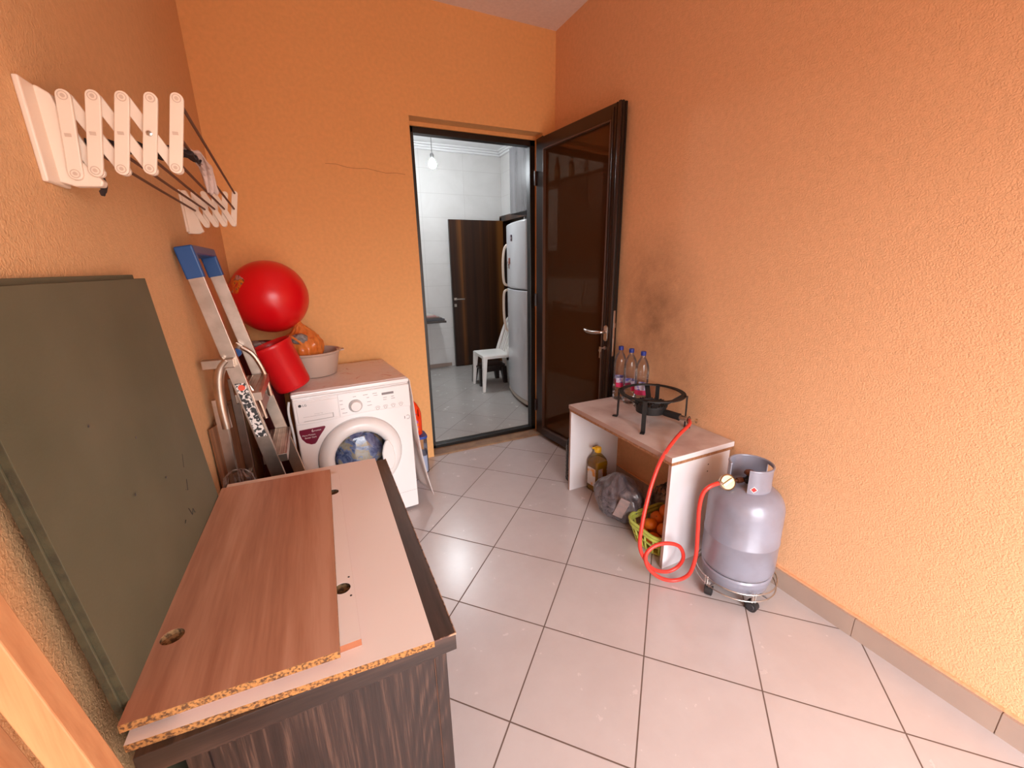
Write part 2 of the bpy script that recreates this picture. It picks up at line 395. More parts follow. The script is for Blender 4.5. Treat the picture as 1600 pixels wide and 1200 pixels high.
struct('wall_front', b, M_wall_r, 'orange wall around the open daylight side behind the viewer', 'wall')
b = NB()
ys = [-.0, -.39, -.79, -1.19, -1.59, -1.985, -2.385, -2.785, -3.185, -3.6, -4.0]
for i in range(len(ys)-1): box(b, (-.022, ys[i+1]+.0015, 0), (0, ys[i]-.0015, .086))
box(b, (-.018, -4.0, 0), (0, 0, .083))
struct('baseboard_right', b, M_skirt, 'brown tile skirting along the right wall', 'skirting')
b = NB(); box(b, (XL, -4.0, 0), (XL+.012, 0, .086)); struct('baseboard_left', b, M_skirt, 'brown tile skirting along the left wall', 'skirting')
# plaster dribble along the skirting top
b = NB(); box(b, (-.010, -4.0, .085), (0, 0, .094)); struct('trim_1', b, pbr('pale plaster line', (.80, .42, .22), .8, bmp=(60, .9, .004)), 'rough pale plaster line above the right skirting', 'trim')

# threshold + door frame
b = NB(); box(b, (DL, -.004, 0), (DR, WT, .012)); struct('trim_2', b, M_thresh, 'brown raised threshold under the doorway', 'threshold')
b = NB()
box(b, (DL, .12, .012), (DL+.050, .18, DT-.024)); box(b, (DR-.043, .12, .012), (DR, .18, DT-.024))
box(b, (DL, .12, DT-.064), (DR, .18, DT-.024)); box(b, (DL, .12, .012), (DR, .18, .040))
_f = NB(); box(_f, (DL, .105, DT-.024), (DR, WT, DT)); struct('trim_4', _f, M_wall_b, 'orange plaster strip above the black door frame', 'trim')
struct('door_1', b, M_alublack, 'black metal door frame set in the orange doorway', 'door frame', bev=.003)

_c = NB(); tube(_c, [(-1.62+.06*k, -.0004, 2.075+.006*math.sin(k*1.9)-.004*k) for k in range(9)], .0012, 5); struct('trim_5', _c, pbr('hairline crack', (.42, .18, .06), .9), 'hairline crack in the far orange wall left of the doorway', 'crack')
# ---- open door leaf
LA = math.atan2(-.9949, .1008)
leaf = thing('glass_door', 'open brown metal door with tinted glass pane and lever handle', 'door', (-.1535, .012, .036), LA)
LZ = 2.314
def lb(a, c, y0=0, y1=.048):
    q = NB(); box(q, (a[0], y0, a[1]), (c[0], y1, c[1])); return q
q = NB(); box(q, (0, 0, 0), (.088, .048, LZ)); box(q, (.785, 0, 0), (.862, .048, LZ)); box(q, (.088, 0, LZ-.078), (.785, .048, LZ)); box(q, (.088, 0, 0), (.785, .048, .058))
obj('leaf_frame', q, M_alu, leaf, bev=.004)
q = NB()
for (a, c, y) in (((.088, .058), (.097, LZ-.078), 0), ((.776, .058), (.785, LZ-.078), 0), ((.097, LZ-.087), (.776, LZ-.078), 0), ((.097, .058), (.776, .067), 0)):
    box(q, (a[0], -.004, a[1]), (c[0], .02, c[1]))
obj('glazing_bead', q, M_bead, leaf, bev=.002)
q = NB(); box(q, (.09, .020, .06), (.783, .0225, LZ-.08)); obj('glass_pane', q, M_tint, leaf)
q = NB(); box(q, (.802, -.006, .02), (.806, 0, LZ-.02)); box(q, (.825, -.004, .0), (.829, 0, LZ)); box(q, (.843, -.007, 0), (.862, .0, LZ)); obj('cover_strip', q, M_alu, leaf, bev=.0015)
# free edge: lock plates
q = NB(); box(q, (.862, .004, .0), (.868, .018, LZ)); box(q, (.862, .030, 0), (.866, .044, LZ)); obj('edge_profile', q, M_alublack, leaf, bev=.001)
q = NB(); box(q, (.863, .012, .83), (.870, .028, 1.13)); obj('lock_plate', q, M_chrome, leaf, bev=.001)
q = NB(); box(q, (.868, .013, 1.02), (.876, .027, 1.05)); box(q, (.868, .015, .86), (.8725, .020, .95)); obj('latch', q, M_chrome, leaf, bev=.001)
hz = .98
q = NB(); prism(q, rrect(.822, hz, .034, .105, .016), -.010, 0, 'xz'); rose = obj('handle_plate', q, M_chrome, leaf, bev=.002)
q = NB(); tube(q, smooth_pts([(.822, -.008, hz+.01), (.822, -.045, hz+.01), (.80, -.056, hz+.008), (.74, -.056, hz+.002), (.69, -.056, hz+.006), (.66, -.054, hz+.014)], 5),
     [.010]*11 + [.012]*10 + [.010, .009, .008, .006, .003], 12)
obj('handle_lever', q, M_chrome, leaf, smooth=True)
q = NB(); lathe(q, [(.012, 0), (.012, .012), (.005, .013)], 16, at((.822, 0, hz-.098), PI/2)); obj('key_cylinder', q, M_chrome, leaf, smooth=True)
q = NB(); tube(q, [(.822, -.006, hz-.098), (.812, -.035, hz-.098)], .004, 8); box(q, (.800, -.038, hz-.110), (.818, -.034, hz-.090)); box(q, (.802, -.038, hz-.165), (.808, -.034, hz-.108)); lathe(q, [(.011, -.001), (.011, .001)], 14, at((.805, -.036, hz-.115), PI/2))
obj('key', q, M_steel, leaf)
q = NB()
for z in (.25, 1.15, 2.05): tube(q, [(.0, -.006, z-.05), (.0, -.006, z+.05)], .009, 10)
obj('hinge', q, M_alu, leaf, smooth=True)

# ================================================================== WASHING MACHINE
wm = thing('washing_machine', 'white front loading washing machine full of blue laundry', 'washing machine', (-1.964, -.72, 0), math.radians(5.04))
q = NB(); box(q, (0, 0, .018), (.603, .585, .822)); body = obj('body', q, M_white, wm)
cx, cz = .303, .438
q = NB(); lathe(q, [(.148, -.05), (.148, .25)], 40, at((cx, 0, cz), -PI/2)); cut(body, q)
body.modifiers.new('bevel', 'BEVEL').width = .008; body.modifiers['bevel'].segments = 3; body.modifiers['bevel'].limit_method = 'ANGLE'
q = NB(); lathe(q, [(.1475, 0), (.1475, .235), (.0001, .24)], 40, at((cx, .001, cz), -PI/2), cap_lo=False); obj('drum', q, M_steel, wm, smooth=True)
q = NB(); box(q, (-.002, -.006, .823), (.605, .590, .846)); obj('top_panel', q, M_white, wm, bev=.006, seg=3)
q = NB(); prism(q, [(.002, .684), (.10, .681), (.20, .684), (.30, .690), (.40, .690), (.50, .686), (.601, .680), (.601, .816), (.002, .816)], -.014, .002, 'xz'); obj('control_panel', q, M_white, wm, bev=.004, seg=3)
q = NB(); box(q, (.014, -.0175, .694), (.212, -.012, .8)); dr = obj('detergent_drawer', q, M_white, wm, bev=.003)
q = NB(); box(q, (.040, -.0185, .697), (.180, -.0165, .700)); box(q, (.040, -.0185, .721), (.184, -.0165, .7225)); box(q, (.180, -.0187, .698), (.185, -.0165, .724)); obj('drawer_handle', q, M_lightgrey, dr)
q = NB(); box(q, (.2155, -.0165, .69), (.2168, -.0135, .814)); box(q, (.005, -.0158, .8115), (.598, -.0135, .8125)); obj('panel_seam', q, M_lightgrey, wm)
q = NB(); lathe(q, [(.036, 0), (.036, .003), (.034, .005)], 32, at((.300, -.013, .737), PI/2)); dial = obj('dial_ring', q, M_lightgrey, wm, smooth=True)
q = NB(); lathe(q, [(.029, 0), (.028, .016), (.025, .019), (.0001, .020)], 32, at((.300, -.016, .737), PI/2)); obj('dial', q, M_whitep, wm, smooth=True)
q = NB(); box(q, (.444, -.0152, .773), (.510, -.0135, .786)); obj('display', q, M_grey, wm)
q = NB()
for i in range(4):
    x = .415 + i*.0435; tube(q, [(x+.013*math.cos(a), -.0145, .703+.011*math.sin(a)) for a in [k*PI/8 for k in range(9)]], .0007, 5)
    tube(q, [(x+.008*math.cos(a), -.0145, .700+.007*math.sin(a)) for a in [k*PI/6 for k in range(12)]], .0008, 5, closed=True)
obj('buttons', q, M_grey, wm)
q = NB(); R = random.Random(3)
for (x, z) in [(.222, .778), (.222, .757), (.225, .731), (.229, .707), (.292, .789), (.345, .790), (.362, .772), (.362, .748), (.362, .727), (.395, .79), (.40, .778), (.45, .757), (.495, .757), (.45, .745), (.495, .745)]:
    wd = R.uniform(.012, .024); x0 = x
    while x0 < x+wd:
        l = R.uniform(.0015, .004); box(q, (x0, -.0147, z-.0014), (x0+l, -.0138, z+.0014)); x0 += l+.0008
obj('panel_print', q, M_grey, wm)
q = NB(); lathe(q, [(.0075, 0), (.0075, .0006)], 20, at((.032, -.0175, .7855), PI/2)); obj('logo_disc', q, M_darkgrey, wm)
FR = lambda x, z, y: at((x, y, z), PI/2)
text('logo_text', 'LG', .017, FR(.043, .7797, -.0178), M_darkgrey, wm)
text('drawer_text', 'Inverter 7kg', .008, FR(.094, .729, -.0178), M_lightgrey, wm, .0003)
q = NB(); tube(q, [(.583+.010*math.cos(a), -.001, .612+.012*math.sin(a)) for a in [-2.4+k*.48 for k in range(11)]], .0012, 6); box(q, (.562, -.0015, .604), (.566, 0, .620)); obj('badge_print', q, M_grey, wm)
# sticker
sp_ = [(.012, .650), (.134, .652), (.138, .646), (.128, .630), (.104, .600), (.085, .570), (.076, .562), (.058, .562), (.035, .575), (.018, .600), (.010, .635)]
q = NB(); prism(q, sp_, -.0016, .0, 'xz'); obj('sticker', q, M_maroon, wm)
text('sticker_text', '6', .022, FR(.068, .630, -.002), M_whitep, wm, .0003)
text('sticker_text', 'motion', .012, FR(.080, .632, -.002), M_whitep, wm, .0003)
text('sticker_text', 'More Motion,', .0115, FR(.021, .613, -.002), M_whitep, wm, .0003)
text('sticker_text', 'Better Care', .0115, FR(.032, .598, -.002), M_whitep, wm, .0003)
# door
q = NB(); lathe(q, [(.2235, 0), (.2235, .010), (.219, .024), (.206, .037), (.188, .044), (.168, .043), (.152, .032), (.145, .018), (.143, .0)], 56, at((cx, 0, cz), PI/2), False, False)
door = obj('door', q, M_whitep, wm, smooth=True)
q = NB(); lathe(q, [(.228, 0), (.228, .002), (.2235, .003)], 56, at((cx, .0, cz), PI/2)); dg_ = obj('door_gap', q, M_lightgrey, wm); cutb = NB(); lathe(cutb, [(.2, -.1), (.2, .1)], 40, at((cx, 0, cz), PI/2)); cut(dg_, cutb)
q = NB(); lathe(q, [(.147, .020), (.13, .030), (.10, .040), (.06, .046), (.0001, .048)], 40, at((cx, 0, cz), PI/2), False, False); obj('door_glass', q, M_glassdoor, door, smooth=True)
q = NB(); prism(q, [(.425, .335), (.455, .325), (.472, .36), (.478, .41), (.470, .47), (.448, .515), (.430, .51), (.415, .48), (.405, .44), (.408, .38)], -.052, -.034, 'xz'); obj('door_handle', q, M_whitep, door, bev=.008, seg=3)
q = NB(); box(q, (.492, -.001, .03), (.4932, 0, .132)); box(q, (.492, -.001, .131), (.600, 0, .1322)); obj('filter_cover_seam', q, M_lightgrey, wm)
for (x, y) in ((.05, .05), (.55, .05), (.05, .54), (.55, .54)):
    q = NB(); lathe(q, [(.02, 0), (.02, .01), (.012, .012), (.012, .022)], 14, at((x, y, 0))); obj('foot', q, M_blackp, wm)
# laundry inside the drum
def laundry():
    t = thing('laundry', 'blue and cream printed laundry behind the washer door glass', 'laundry', tuple(MTX[wm.name] @ Vector((cx, .10, cz-.147))), math.radians(5.04))
    m, N, L, B = new_mat('printed cotton')
    v = coords(N, L); vo = N.new('ShaderNodeTexVoronoi'); vo.inputs['Scale'].default_value = 14; L.new(v, vo.inputs['Vector'])
    n = noise_n(N, L, v, 9, 3, .6, 2.0)
    L.new(ramp(N, L, n, ((.36, (.14, .17, .34)), (.44, (.30, .34, .52)), (.50, (.45, .48, .64)), (.53, (.80, .58, .32)), (.66, (.85, .70, .50)))), B.inputs['Base Color']); B.inputs['Roughness'].default_value = .9
    q = NB(); bmesh.ops.create_icosphere(q, subdivisions=5, radius=1)
    for vt in q.verts:
        p = vt.co.copy(); d = 1 + .16*noise.noise(p*2.3) + .10*abs(noise.noise(p*5.5+Vector((3, 1, 0))))
        vt.co = Vector((p.x*.132*d, p.y*.085*d, .147 + p.z*.128*d - .004))
        rr = math.hypot(vt.co.x, vt.co.z-.147)
        if rr > .14: s = .14/rr; vt.co.x *= s; vt.co.z = .147 + (vt.co.z-.147)*s
    obj('cloth_heap', q, m, t, smooth=True)
laundry()

q = NB(); tube(q, smooth_pts([(-.012, .04, .80), (-.022, .03, .74), (-.016, .03, .60), (-.024, .035, .42), (-.014, .05, .20), (-.02, .12, .05)], 6), .006, 8); obj('drain_hose', q, M_whitep, wm, smooth=True)
# thin print cover over the top and down the right side
def cover():
    m, N, L, B = new_mat('pink print cover')
    v = coords(N, L); n = noise_n(N, L, v, 9, 4, .6, 1.5)
    L.new(ramp(N, L, n, ((.30, (.62, .38, .34)), (.38, (.80, .66, .62)), (.5, (.82, .73, .69)), (.66, (.76, .65, .61)))), B.inputs['Base Color']); B.inputs['Roughness'].default_value = .45
    t = tag(obj('appliance_cover', _cover_bm(), m, smooth=True), 'thin pink printed cover draped over the washer top and right side', 'cover')
    t.matrix_world = MTX[wm.name]
    s = t.modifiers.new('solid', 'SOLIDIFY'); s.thickness = .0015
def _cover_bm():
    q = NB(); nx, ny = 40, 26; rows = []
    for j in range(ny+1):
        y = .012 + (.60-.012)*j/ny; row = []
        for i in range(nx+1):
            s = i/nx*1.40                    # run: across the top then down the side
            if s < .60:
                x = .004 + s; z = .8485 + .0012*math.sin(s*40+y*13) + .001*noise.noise(Vector((s*9, y*9, 0)))
            else:
                dn = s-.60; fl = dn/.8
                x = .612 + .006*math.sin(y*38+dn*5)*min(1, dn*8) + .085*fl*fl*(1-j/ny) + .012*fl; z = .8485 - dn + .012
                z = min(z, .8488) if dn < .02 else z
                z = max(z, .03)
            yy = y + (.02*math.sin(s*7) if s > .6 else 0)*(1-j/ny)*.5
            if s > .6: yy -= .02*(s-.6)
            row.append(q.verts.new((x, yy, z)))
        rows.append(row)
    for j in range(ny):
        for i in range(nx): q.faces.new((rows[j][i], rows[j][i+1], rows[j+1][i+1], rows[j+1][i]))
    return q
cover()

# ---- items on the washer
TOP = .852
bs = thing('washbasin', 'beige plastic washbasin on the washing machine beside the red bucket', 'basin', (-1.845, -.315, TOP))
q = NB(); lathe(q, [(.0001, 0), (.118, 0), (.125, .006), (.150, .125), (.160, .131), (.163, .137), (.160, .142), (.150, .142), (.145, .13), (.118, .012), (.0001, .010)], 48); obj('bowl', q, pbr('beige plastic', (.52, .40, .33), .4), bs, smooth=True)
q = NB(); box(q, (.135, -.03, .131), (.178, .03, .139)); obj('grip', q, MATS['beige plastic'], bs, bev=.003)
def crumple(bm, rad, sx, sy, sz, seedv, amp=.16, foot=None, sub=5, pinch=None):
    bmesh.ops.create_icosphere(bm, subdivisions=sub, radius=1)
    for vt in bm.verts:
        p = vt.co.copy(); a = math.atan2(p.y, p.x)
        d = 1 + amp*noise.noise(p*1.7+seedv) + amp*.55*(1-abs(noise.noise(p*3.6+seedv))*2)*.4 + amp*.25*noise.noise(p*9+seedv)
        z = p.z*d; x = p.x*d; y = p.y*d
        if pinch and p.z > pinch:
            k = (p.z-pinch)/(1-pinch); fl = 1 + .12*math.sin(a*11+3*seedv.x)*k
            x *= fl*(1-.35*k); y *= fl*(1-.35*k); z += .18*k*k
        else: x *= 1+.035*math.sin(a*14+p.z*4); y *= 1+.035*math.sin(a*14+p.z*4)
        vt.co = Vector((x*rad*sx, y*rad*sy, (z+1)*rad*sz))
    for vt in bm.verts: vt.co.z = max(vt.co.z, .0)
M_obag = pbr('orange plastic bag', (.70, .22, .05), .28, var=(14, (.55, .13, .02), .4, .65)); 
ob = thing('plastic_bag', 'orange plastic bag bulging out of the beige basin', 'bag', (-1.885, -.345, TOP+.012))
q = NB(); crumple(q, .1, 1.0, .9, 1.32, Vector((2.2, .3, 1)), .20, pinch=.75); obj('bag_body', q, M_obag, ob, smooth=True)
q = NB(); tube(q, smooth_pts([(-.03, -.06, .21), (-.05, -.085, .235), (-.02, -.10, .215), (.0, -.10, .19)], 5), .007, 7); tube(q, smooth_pts([(-.02, -.07, .20), (-.08, -.08, .215), (-.10, -.07, .20)], 5), .009, 7); obj('bag_handle', q, M_obag, ob, smooth=True)
q = NB(); crumple(q, .028, 1.5, 1, 1, Vector((5, .3, 1)), .2); bmesh.ops.transform(q, matrix=at((-.01, -.075, .19)), verts=q.verts); obj('bag_contents', q, pbr('grey bag contents', (.12, .10, .09), .5, var=(30, (.25, .22, .2), .4, .6)), ob, smooth=True)

tub = thing('storage_bin', 'tall dark red bin standing in the corner under the big ball', 'bin', (-2.108, -.40, 0))
q = NB(); lathe(q, [(.0001, 0), (.080, 0), (.094, 1.06), (.100, 1.064), (.098, 1.075), (.090, 1.066), (.078, .01), (.0001, .01)], 36); obj('bin_shell', q, pbr('dark red plastic', (.10, .008, .010), .4), tub, smooth=True)
q = NB(); crumple(q, .075, 1.0, 1.0, .5, Vector((8, 2, 1)), .3); bmesh.ops.transform(q, matrix=at((0, -.0, 1.01)), verts=q.verts); obj('bin_contents', q, pbr('grey cloth', (.30, .27, .25), .8), tub, smooth=True)

def ball():
    R_ = .196
    m, N, L, B = new_mat('printed red ball rubber')
    v = coords(N, L)
    d = N.new('ShaderNodeVectorMath'); d.operation = 'SUBTRACT'; L.new(v, d.inputs[0]); d.inputs[1].default_value = (-.135, -.105, .27)
    ln = N.new('ShaderNodeVectorMath'); ln.operation = 'LENGTH'; L.new(d.outputs[0], ln.inputs[0])
    inside = mth(N, L, 'LESS_THAN', mth(N, L, 'ADD', ln.outputs['Value'], mth(N, L, 'MULTIPLY', noise_n(N, L, v, 22, 3), .05)), .078)
    pic = ramp(N, L, noise_n(N, L, v, 24, 3, .5, 1), ((.36, (.55, .02, .02)), (.46, (.70, .10, .01)), (.55, (.75, .24, .02)), (.60, (.12, .02, .015)), (.66, (.60, .30, .28))))
    L.new(mixc(N, L, inside, (.72, .004, .009), pic), B.inputs['Base Color']); B.inputs['Roughness'].default_value = .30
    t = thing('ball', 'large red rubber ball with a printed patch against the wall corner', 'ball', (-2.012, -.30, 1.312-R_))
    q = NB(); bmesh.ops.create_uvsphere(q, u_segments=64, v_segments=40, radius=R_); bmesh.ops.transform(q, matrix=at((0, 0, R_)), verts=q.verts); obj('ball_skin', q, m, t, smooth=True)
    q = NB(); lathe(q, [(.012, 0), (.011, .0015), (.004, .003)], 16, at((.0, -.0, .0), PI)); 
    bmesh.ops.transform(q, matrix=Matrix.Translation((0, 0, .001)), verts=q.verts); obj('valve_plug', q, M_red, t)
ball()

def bucket():
    ax = Vector((-.085, -.005, .245)).normalized(); base = Vector((-1.945, -.615, .862))
    zq = Vector((0, 0, 1)).rotation_difference(ax)
    t = bpy.data.objects.new('bucket', None); C.objects.link(t); t.location = base; t.rotation_euler = zq.to_euler(); MTX[t.name] = Matrix.Translation(base) @ zq.to_matrix().to_4x4()
    tag(t, 'red plastic bucket tilted between the ladder and the washer', 'bucket')
    q = NB(); lathe(q, [(.0001, 0), (.076, 0), (.084, .006), (.088, .02), (.099, .225), (.103, .232), (.104, .246), (.101, .250), (.097, .246), (.095, .23), (.084, .02), (.0001, .008)], 48); obj('pail', q, M_red, t, smooth=True)
    q = NB(); tube(q, smooth_pts([(-.103, 0, .236), (-.10, -.05, .228), (-.055, -.092, .215), (0, -.107, .205), (.055, -.092, .215), (.10, -.05, .228), (.103, 0, .236)], 5), .0028, 7); 
    q.free()
bucket()

# detergent + container right of the washer
ct = thing('storage_container', 'clear plastic container with blue lid and washing powder on the floor', 'container', (-1.245, -.175, 0))
q = NB(); prism(q, rrect(0, 0, .125, .13, .03), 0, .272, 'xy'); co = obj('container_shell', q, M_clearw, ct, smooth=True)
q = NB(); prism(q, rrect(0, 0, .119, .124, .028), .004, .135, 'xy'); obj('washing_powder', q, pbr('washing powder', (.50, .56, .68), .9, bmp=(200, .4)), ct)
q = NB(); prism(q, rrect(0, 0, .134, .139, .034), .268, .286, 'xy'); obj('lid', q, pbr('blue lid', (.03, .07, .36), .4), ct, bev=.003)
dt = thing('detergent_bottle', 'orange red liquid detergent bottle standing on the blue lid', 'bottle', (-1.262, -.175, .2865), math.radians(6))
def det():
    q = NB(); rings = []
    prof = [(0, .052, .030), (.006, .058, .034), (.10, .060, .036), (.16, .060, .036), (.20, .055, .034), (.235, .043, .028), (.262, .026, .022), (.275, .018, .018), (.285, .018, .018)]
    for z, a, c in prof:
        ring = []
        for k in range(32):
            t = 2*PI*k/32; ca, sa = math.cos(t), math.sin(t)
            x = math.copysign(abs(ca)**.75, ca)*a; y = math.copysign(abs(sa)**.75, sa)*c
            ring.append(q.verts.new((x - max(0, z-.17)*.15, y, z)))
        rings.append(ring)
    for i in range(len(rings)-1):
        for k in range(32): q.faces.new((rings[i][k], rings[i][(k+1) % 32], rings[i+1][(k+1) % 32], rings[i+1][k]))
    q.faces.new(rings[0][::-1]); q.faces.new(rings[-1])
    o = obj('bottle_body', q, M_deter, dt, smooth=True)
    cb = NB(); prism(cb, rrect(.034, .165, .018, .07, .0088), -.1, .1, 'xz'); cut(o, cb)
    for p in o.data.polygons: p.use_smooth = True
det()
q = NB(); lathe(q, [(.017, .283), (.02, .285), (.019, .32), (.013, .325)], 20, at((-.018, 0, 0))); obj('cap', q, pbr('dark blue cap', (.008, .008, .04), .4), dt, smooth=True)
q = NB(); prism(q, rrect(-.01, .075, .07, .10, .02), -.0375, -.036, 'xz'); obj('front_label', q, pbr('detergent label', (.85, .20, .01), .4, var=(30, (.45, .10, .35), .52, .6)), dt)
q = NB(); prism(q, [(-.05, .165), (-.01, .172), (.022, .168), (-.01, .155), (-.05, .150)], -.0375, -.034, 'xz'); obj('label_band', q, pbr('purple band', (.12, .01, .20), .4), dt)
text('label_text', 'X', .042, at((-.02, -.039, .10), PI/2), M_whitep, dt)

# ================================================================== LADDER
def ladder():
    t = thing('step_ladder', 'folded aluminium step ladder with blue top leaning in the corner', 'ladder', (-2.05, -.95, 0))
    xc = lambda z, k=.172: -2.186 + (1.53-z)*k
    def rail(y0, y1, k, z0=.02, z1=1.47, dx=.026, dy=.011):
        q = NB(); vs = []
        for z, y in ((z0, y1), (z1, y0)):
            x = xc(z, k)
            for sx, sy in ((-1, -1), (1, -1), (1, 1), (-1, 1)): vs.append(q.verts.new((x+sx*dx, y+sy*dy, z)))
        q.faces.new(vs[:4][::-1]); q.faces.new(vs[4:])
        for k_ in range(4): q.faces.new((vs[k_], vs[(k_+1) % 4], vs[4+(k_+1) % 4], vs[4+k_]))
        return q
    obj('rail', rail(-1.11, -1.15, .172), M_alum, t, world=True, bev=.002)
    obj('rail', rail(-.735, -.80, .195), M_alum, t, world=True, bev=.002)
    q = NB()
    x = xc(1.50)
    for y in (-1.11, -.735): box(q, (-.029, y-.014, -.07), (.029, y+.014, .045), at((x, 0, 1.50), 0, -math.atan(.172)*1, 0))
    box(q, (-.029, -1.11, .012), (.029, -.735, .045), at((x, 0, 1.50), 0, -math.atan(.172), 0))
    obj('top_cap', q, M_blue, t, world=True, bev=.006, seg=3)
    for z in (.98, .70, .42, .14):
        q = NB(); x = xc(z, .183); box(q, (x-.04, -1.13, z-.03), (x+.05, -.785, z+.004))
        for k in range(5): box(q, (x-.036+k*.018, -1.12, z+.004), (x-.030+k*.018, -.79, z+.006))
        obj('tread', q, M_alum, t, world=True, bev=.002)
    # rear frame with bent tubes, folded toward the wall
    for y in (-1.145, -.79):
        q = NB(); tube(q, smooth_pts([(-2.125, y, 1.13), (-2.150, y, 1.10), (-2.166, y, 1.04), (-2.172, y, .95), (-2.170, y, .86)], 6), .0185, 16); obj('bent_tube', q, M_alum, t, world=True, smooth=True)
        q = NB(); box(q, (-2.200, y-.012, .02), (-2.165, y+.014, .98)); obj('rear_leg', q, M_alum, t, world=True, bev=.002)
    q = NB(); lathe(q, [(.013, -.0193), (.013, -.0183)], 20, at((-2.170, -1.145, .877), PI/2)); obj('tube_opening', q, M_blackp, t, world=True)
    for z in (.10, .50):
        q = NB(); box(q, (-2.190, -1.135, z), (-2.172, -.79, z+.03)); obj('rear_brace', q, M_alum, t, world=True, bev=.002)
    q = NB(); box(q, (-2.205, -1.16, 1.10), (-2.10, -1.125, 1.135), None); obj('hinge_bar', q, M_alum, t, world=True, bev=.003)
    q = NB()
    for (y, z, k) in ((-1.123, 1.10, .172), (-.75, 1.10, .195)): lathe(q, [(.009, 0), (.009, .006), (.004, .008)], 12, at((xc(z, k), y, z), PI/2))
    obj('rivet', q, M_steel, t, world=True, smooth=True)
    # folded platform and its link arms
    q = NB(); box(q, (-.055, -.15, -.005), (.055, .15, .005), at((-2.075, -.965, .92), 0, math.radians(62), 0)); obj('platform', q, pbr('grey platform', (.36, .27, .25), .5), t, world=True, bev=.002)
    q = NB(); tube(q, smooth_pts([(-2.13, -1.09, 1.09), (-2.09, -1.09, 1.03), (-2.055, -1.09, .95), (-2.04, -1.09, .86)], 5), .008, 8); obj('link_arm', q, M_alum, t, world=True, smooth=True)
    q = NB(); tube(q, smooth_pts([(-2.12, -.80, 1.12), (-2.08, -.80, 1.08), (-2.05, -.80, .99), (-2.04, -.80, .88)], 5), .010, 8); obj('link_arm', q, M_alum, t, world=True, smooth=True)
    q = NB(); lathe(q, [(.018, 0), (.018, .02)], 16, at((-2.13, -.86, 1.11), PI/2)); obj('pivot_cap', q, M_blue, t, world=True, smooth=True)
    for (y, k) in ((-1.15, .172), (-.80, .195)):
        q = NB(); x = xc(.03, k); box(q, (x-.03, y-.015, 0), (x+.03, y+.015, .05)); obj('rubber_foot', q, M_blackp, t, world=True, bev=.003)
    # pictogram sticker on the near face of the left rail
    m, N, L, B = new_mat('pictogram sticker')
    v = coords(N, L, (1, 1, 1)); n = noise_n(N, L, v, 75, 2, .5, .5)
    L.new(ramp(N, L, n, ((.47, (.78, .74, .70)), (.50, (.03, .03, .03)))), B.inputs['Base Color'])
    q = NB(); vs = []
    for z in (.80, 1.03):
        x = xc(z); y = -1.11 - .04*(1.47-z)/1.45 - .0125
        vs += [q.verts.new((x-.018, y, z)), q.verts.new((x+.018, y, z))]
    q.faces.new((vs[0], vs[1], vs[3], vs[2])); st = obj('sticker', q, m, t, world=True)
    q = NB(); x = xc(1.012); lathe(q, [(.012, 0), (.012, .0008)], 18, at((x, -1.1365, 1.012), PI/2)); obj('sticker_emblem', q, pbr('emblem red', (.75, .10, .05), .5), st, world=True)
ladder()
# tall ribbed panel behind the ladder
def ribbed():
    q = NB(); pts = []
    n = 9
    for i in range(n+1): pts.append((-1.20 + i*.046, -2.214 + (.016 if i % 2 else 0)))
    bot = [q.verts.new((x+.004, y, 0)) for y, x in pts]; top = [q.verts.new((x, y, .88)) for y, x in pts]
    for i in range(n): q.faces.new((bot[i], bot[i+1], top[i+1], top[i]))
    o = obj('folding_panel', q, wood('brown ribbed panel', (.11, .04, .015), (.21, .085, .035), (.34, .16, .075), (14, 14, .6), 2, .5, 9, .05))
    md = o.modifiers.new('s', 'SOLIDIFY'); md.thickness = .006; md.offset = 1
    tag(o, 'brown ribbed folding panel standing between wall and ladder', 'panel')
ribbed()
pb = thing('plastic_roll', 'tall roll in crinkled clear plastic behind the wooden cabinet', 'roll', (-2.128, -1.355, 0))
q = NB(); lathe(q, [(.045, 0), (.048, .02), (.046, .68), (.044, .695)], 28); obj('roll_core', q, pbr('pale roll', (.42, .36, .36), .7), pb, smooth=True)
q = NB(); lathe(q, [(.052, .50), (.054, .60), (.052, .700), (.044, .738), (.026, .757), (.0001, .762)], 40, None, True, True, wob=lambda a, z: .05*math.sin(a*9+z*60)+.04*math.sin(a*17)); obj('wrap', q, M_clearw, pb, smooth=False)

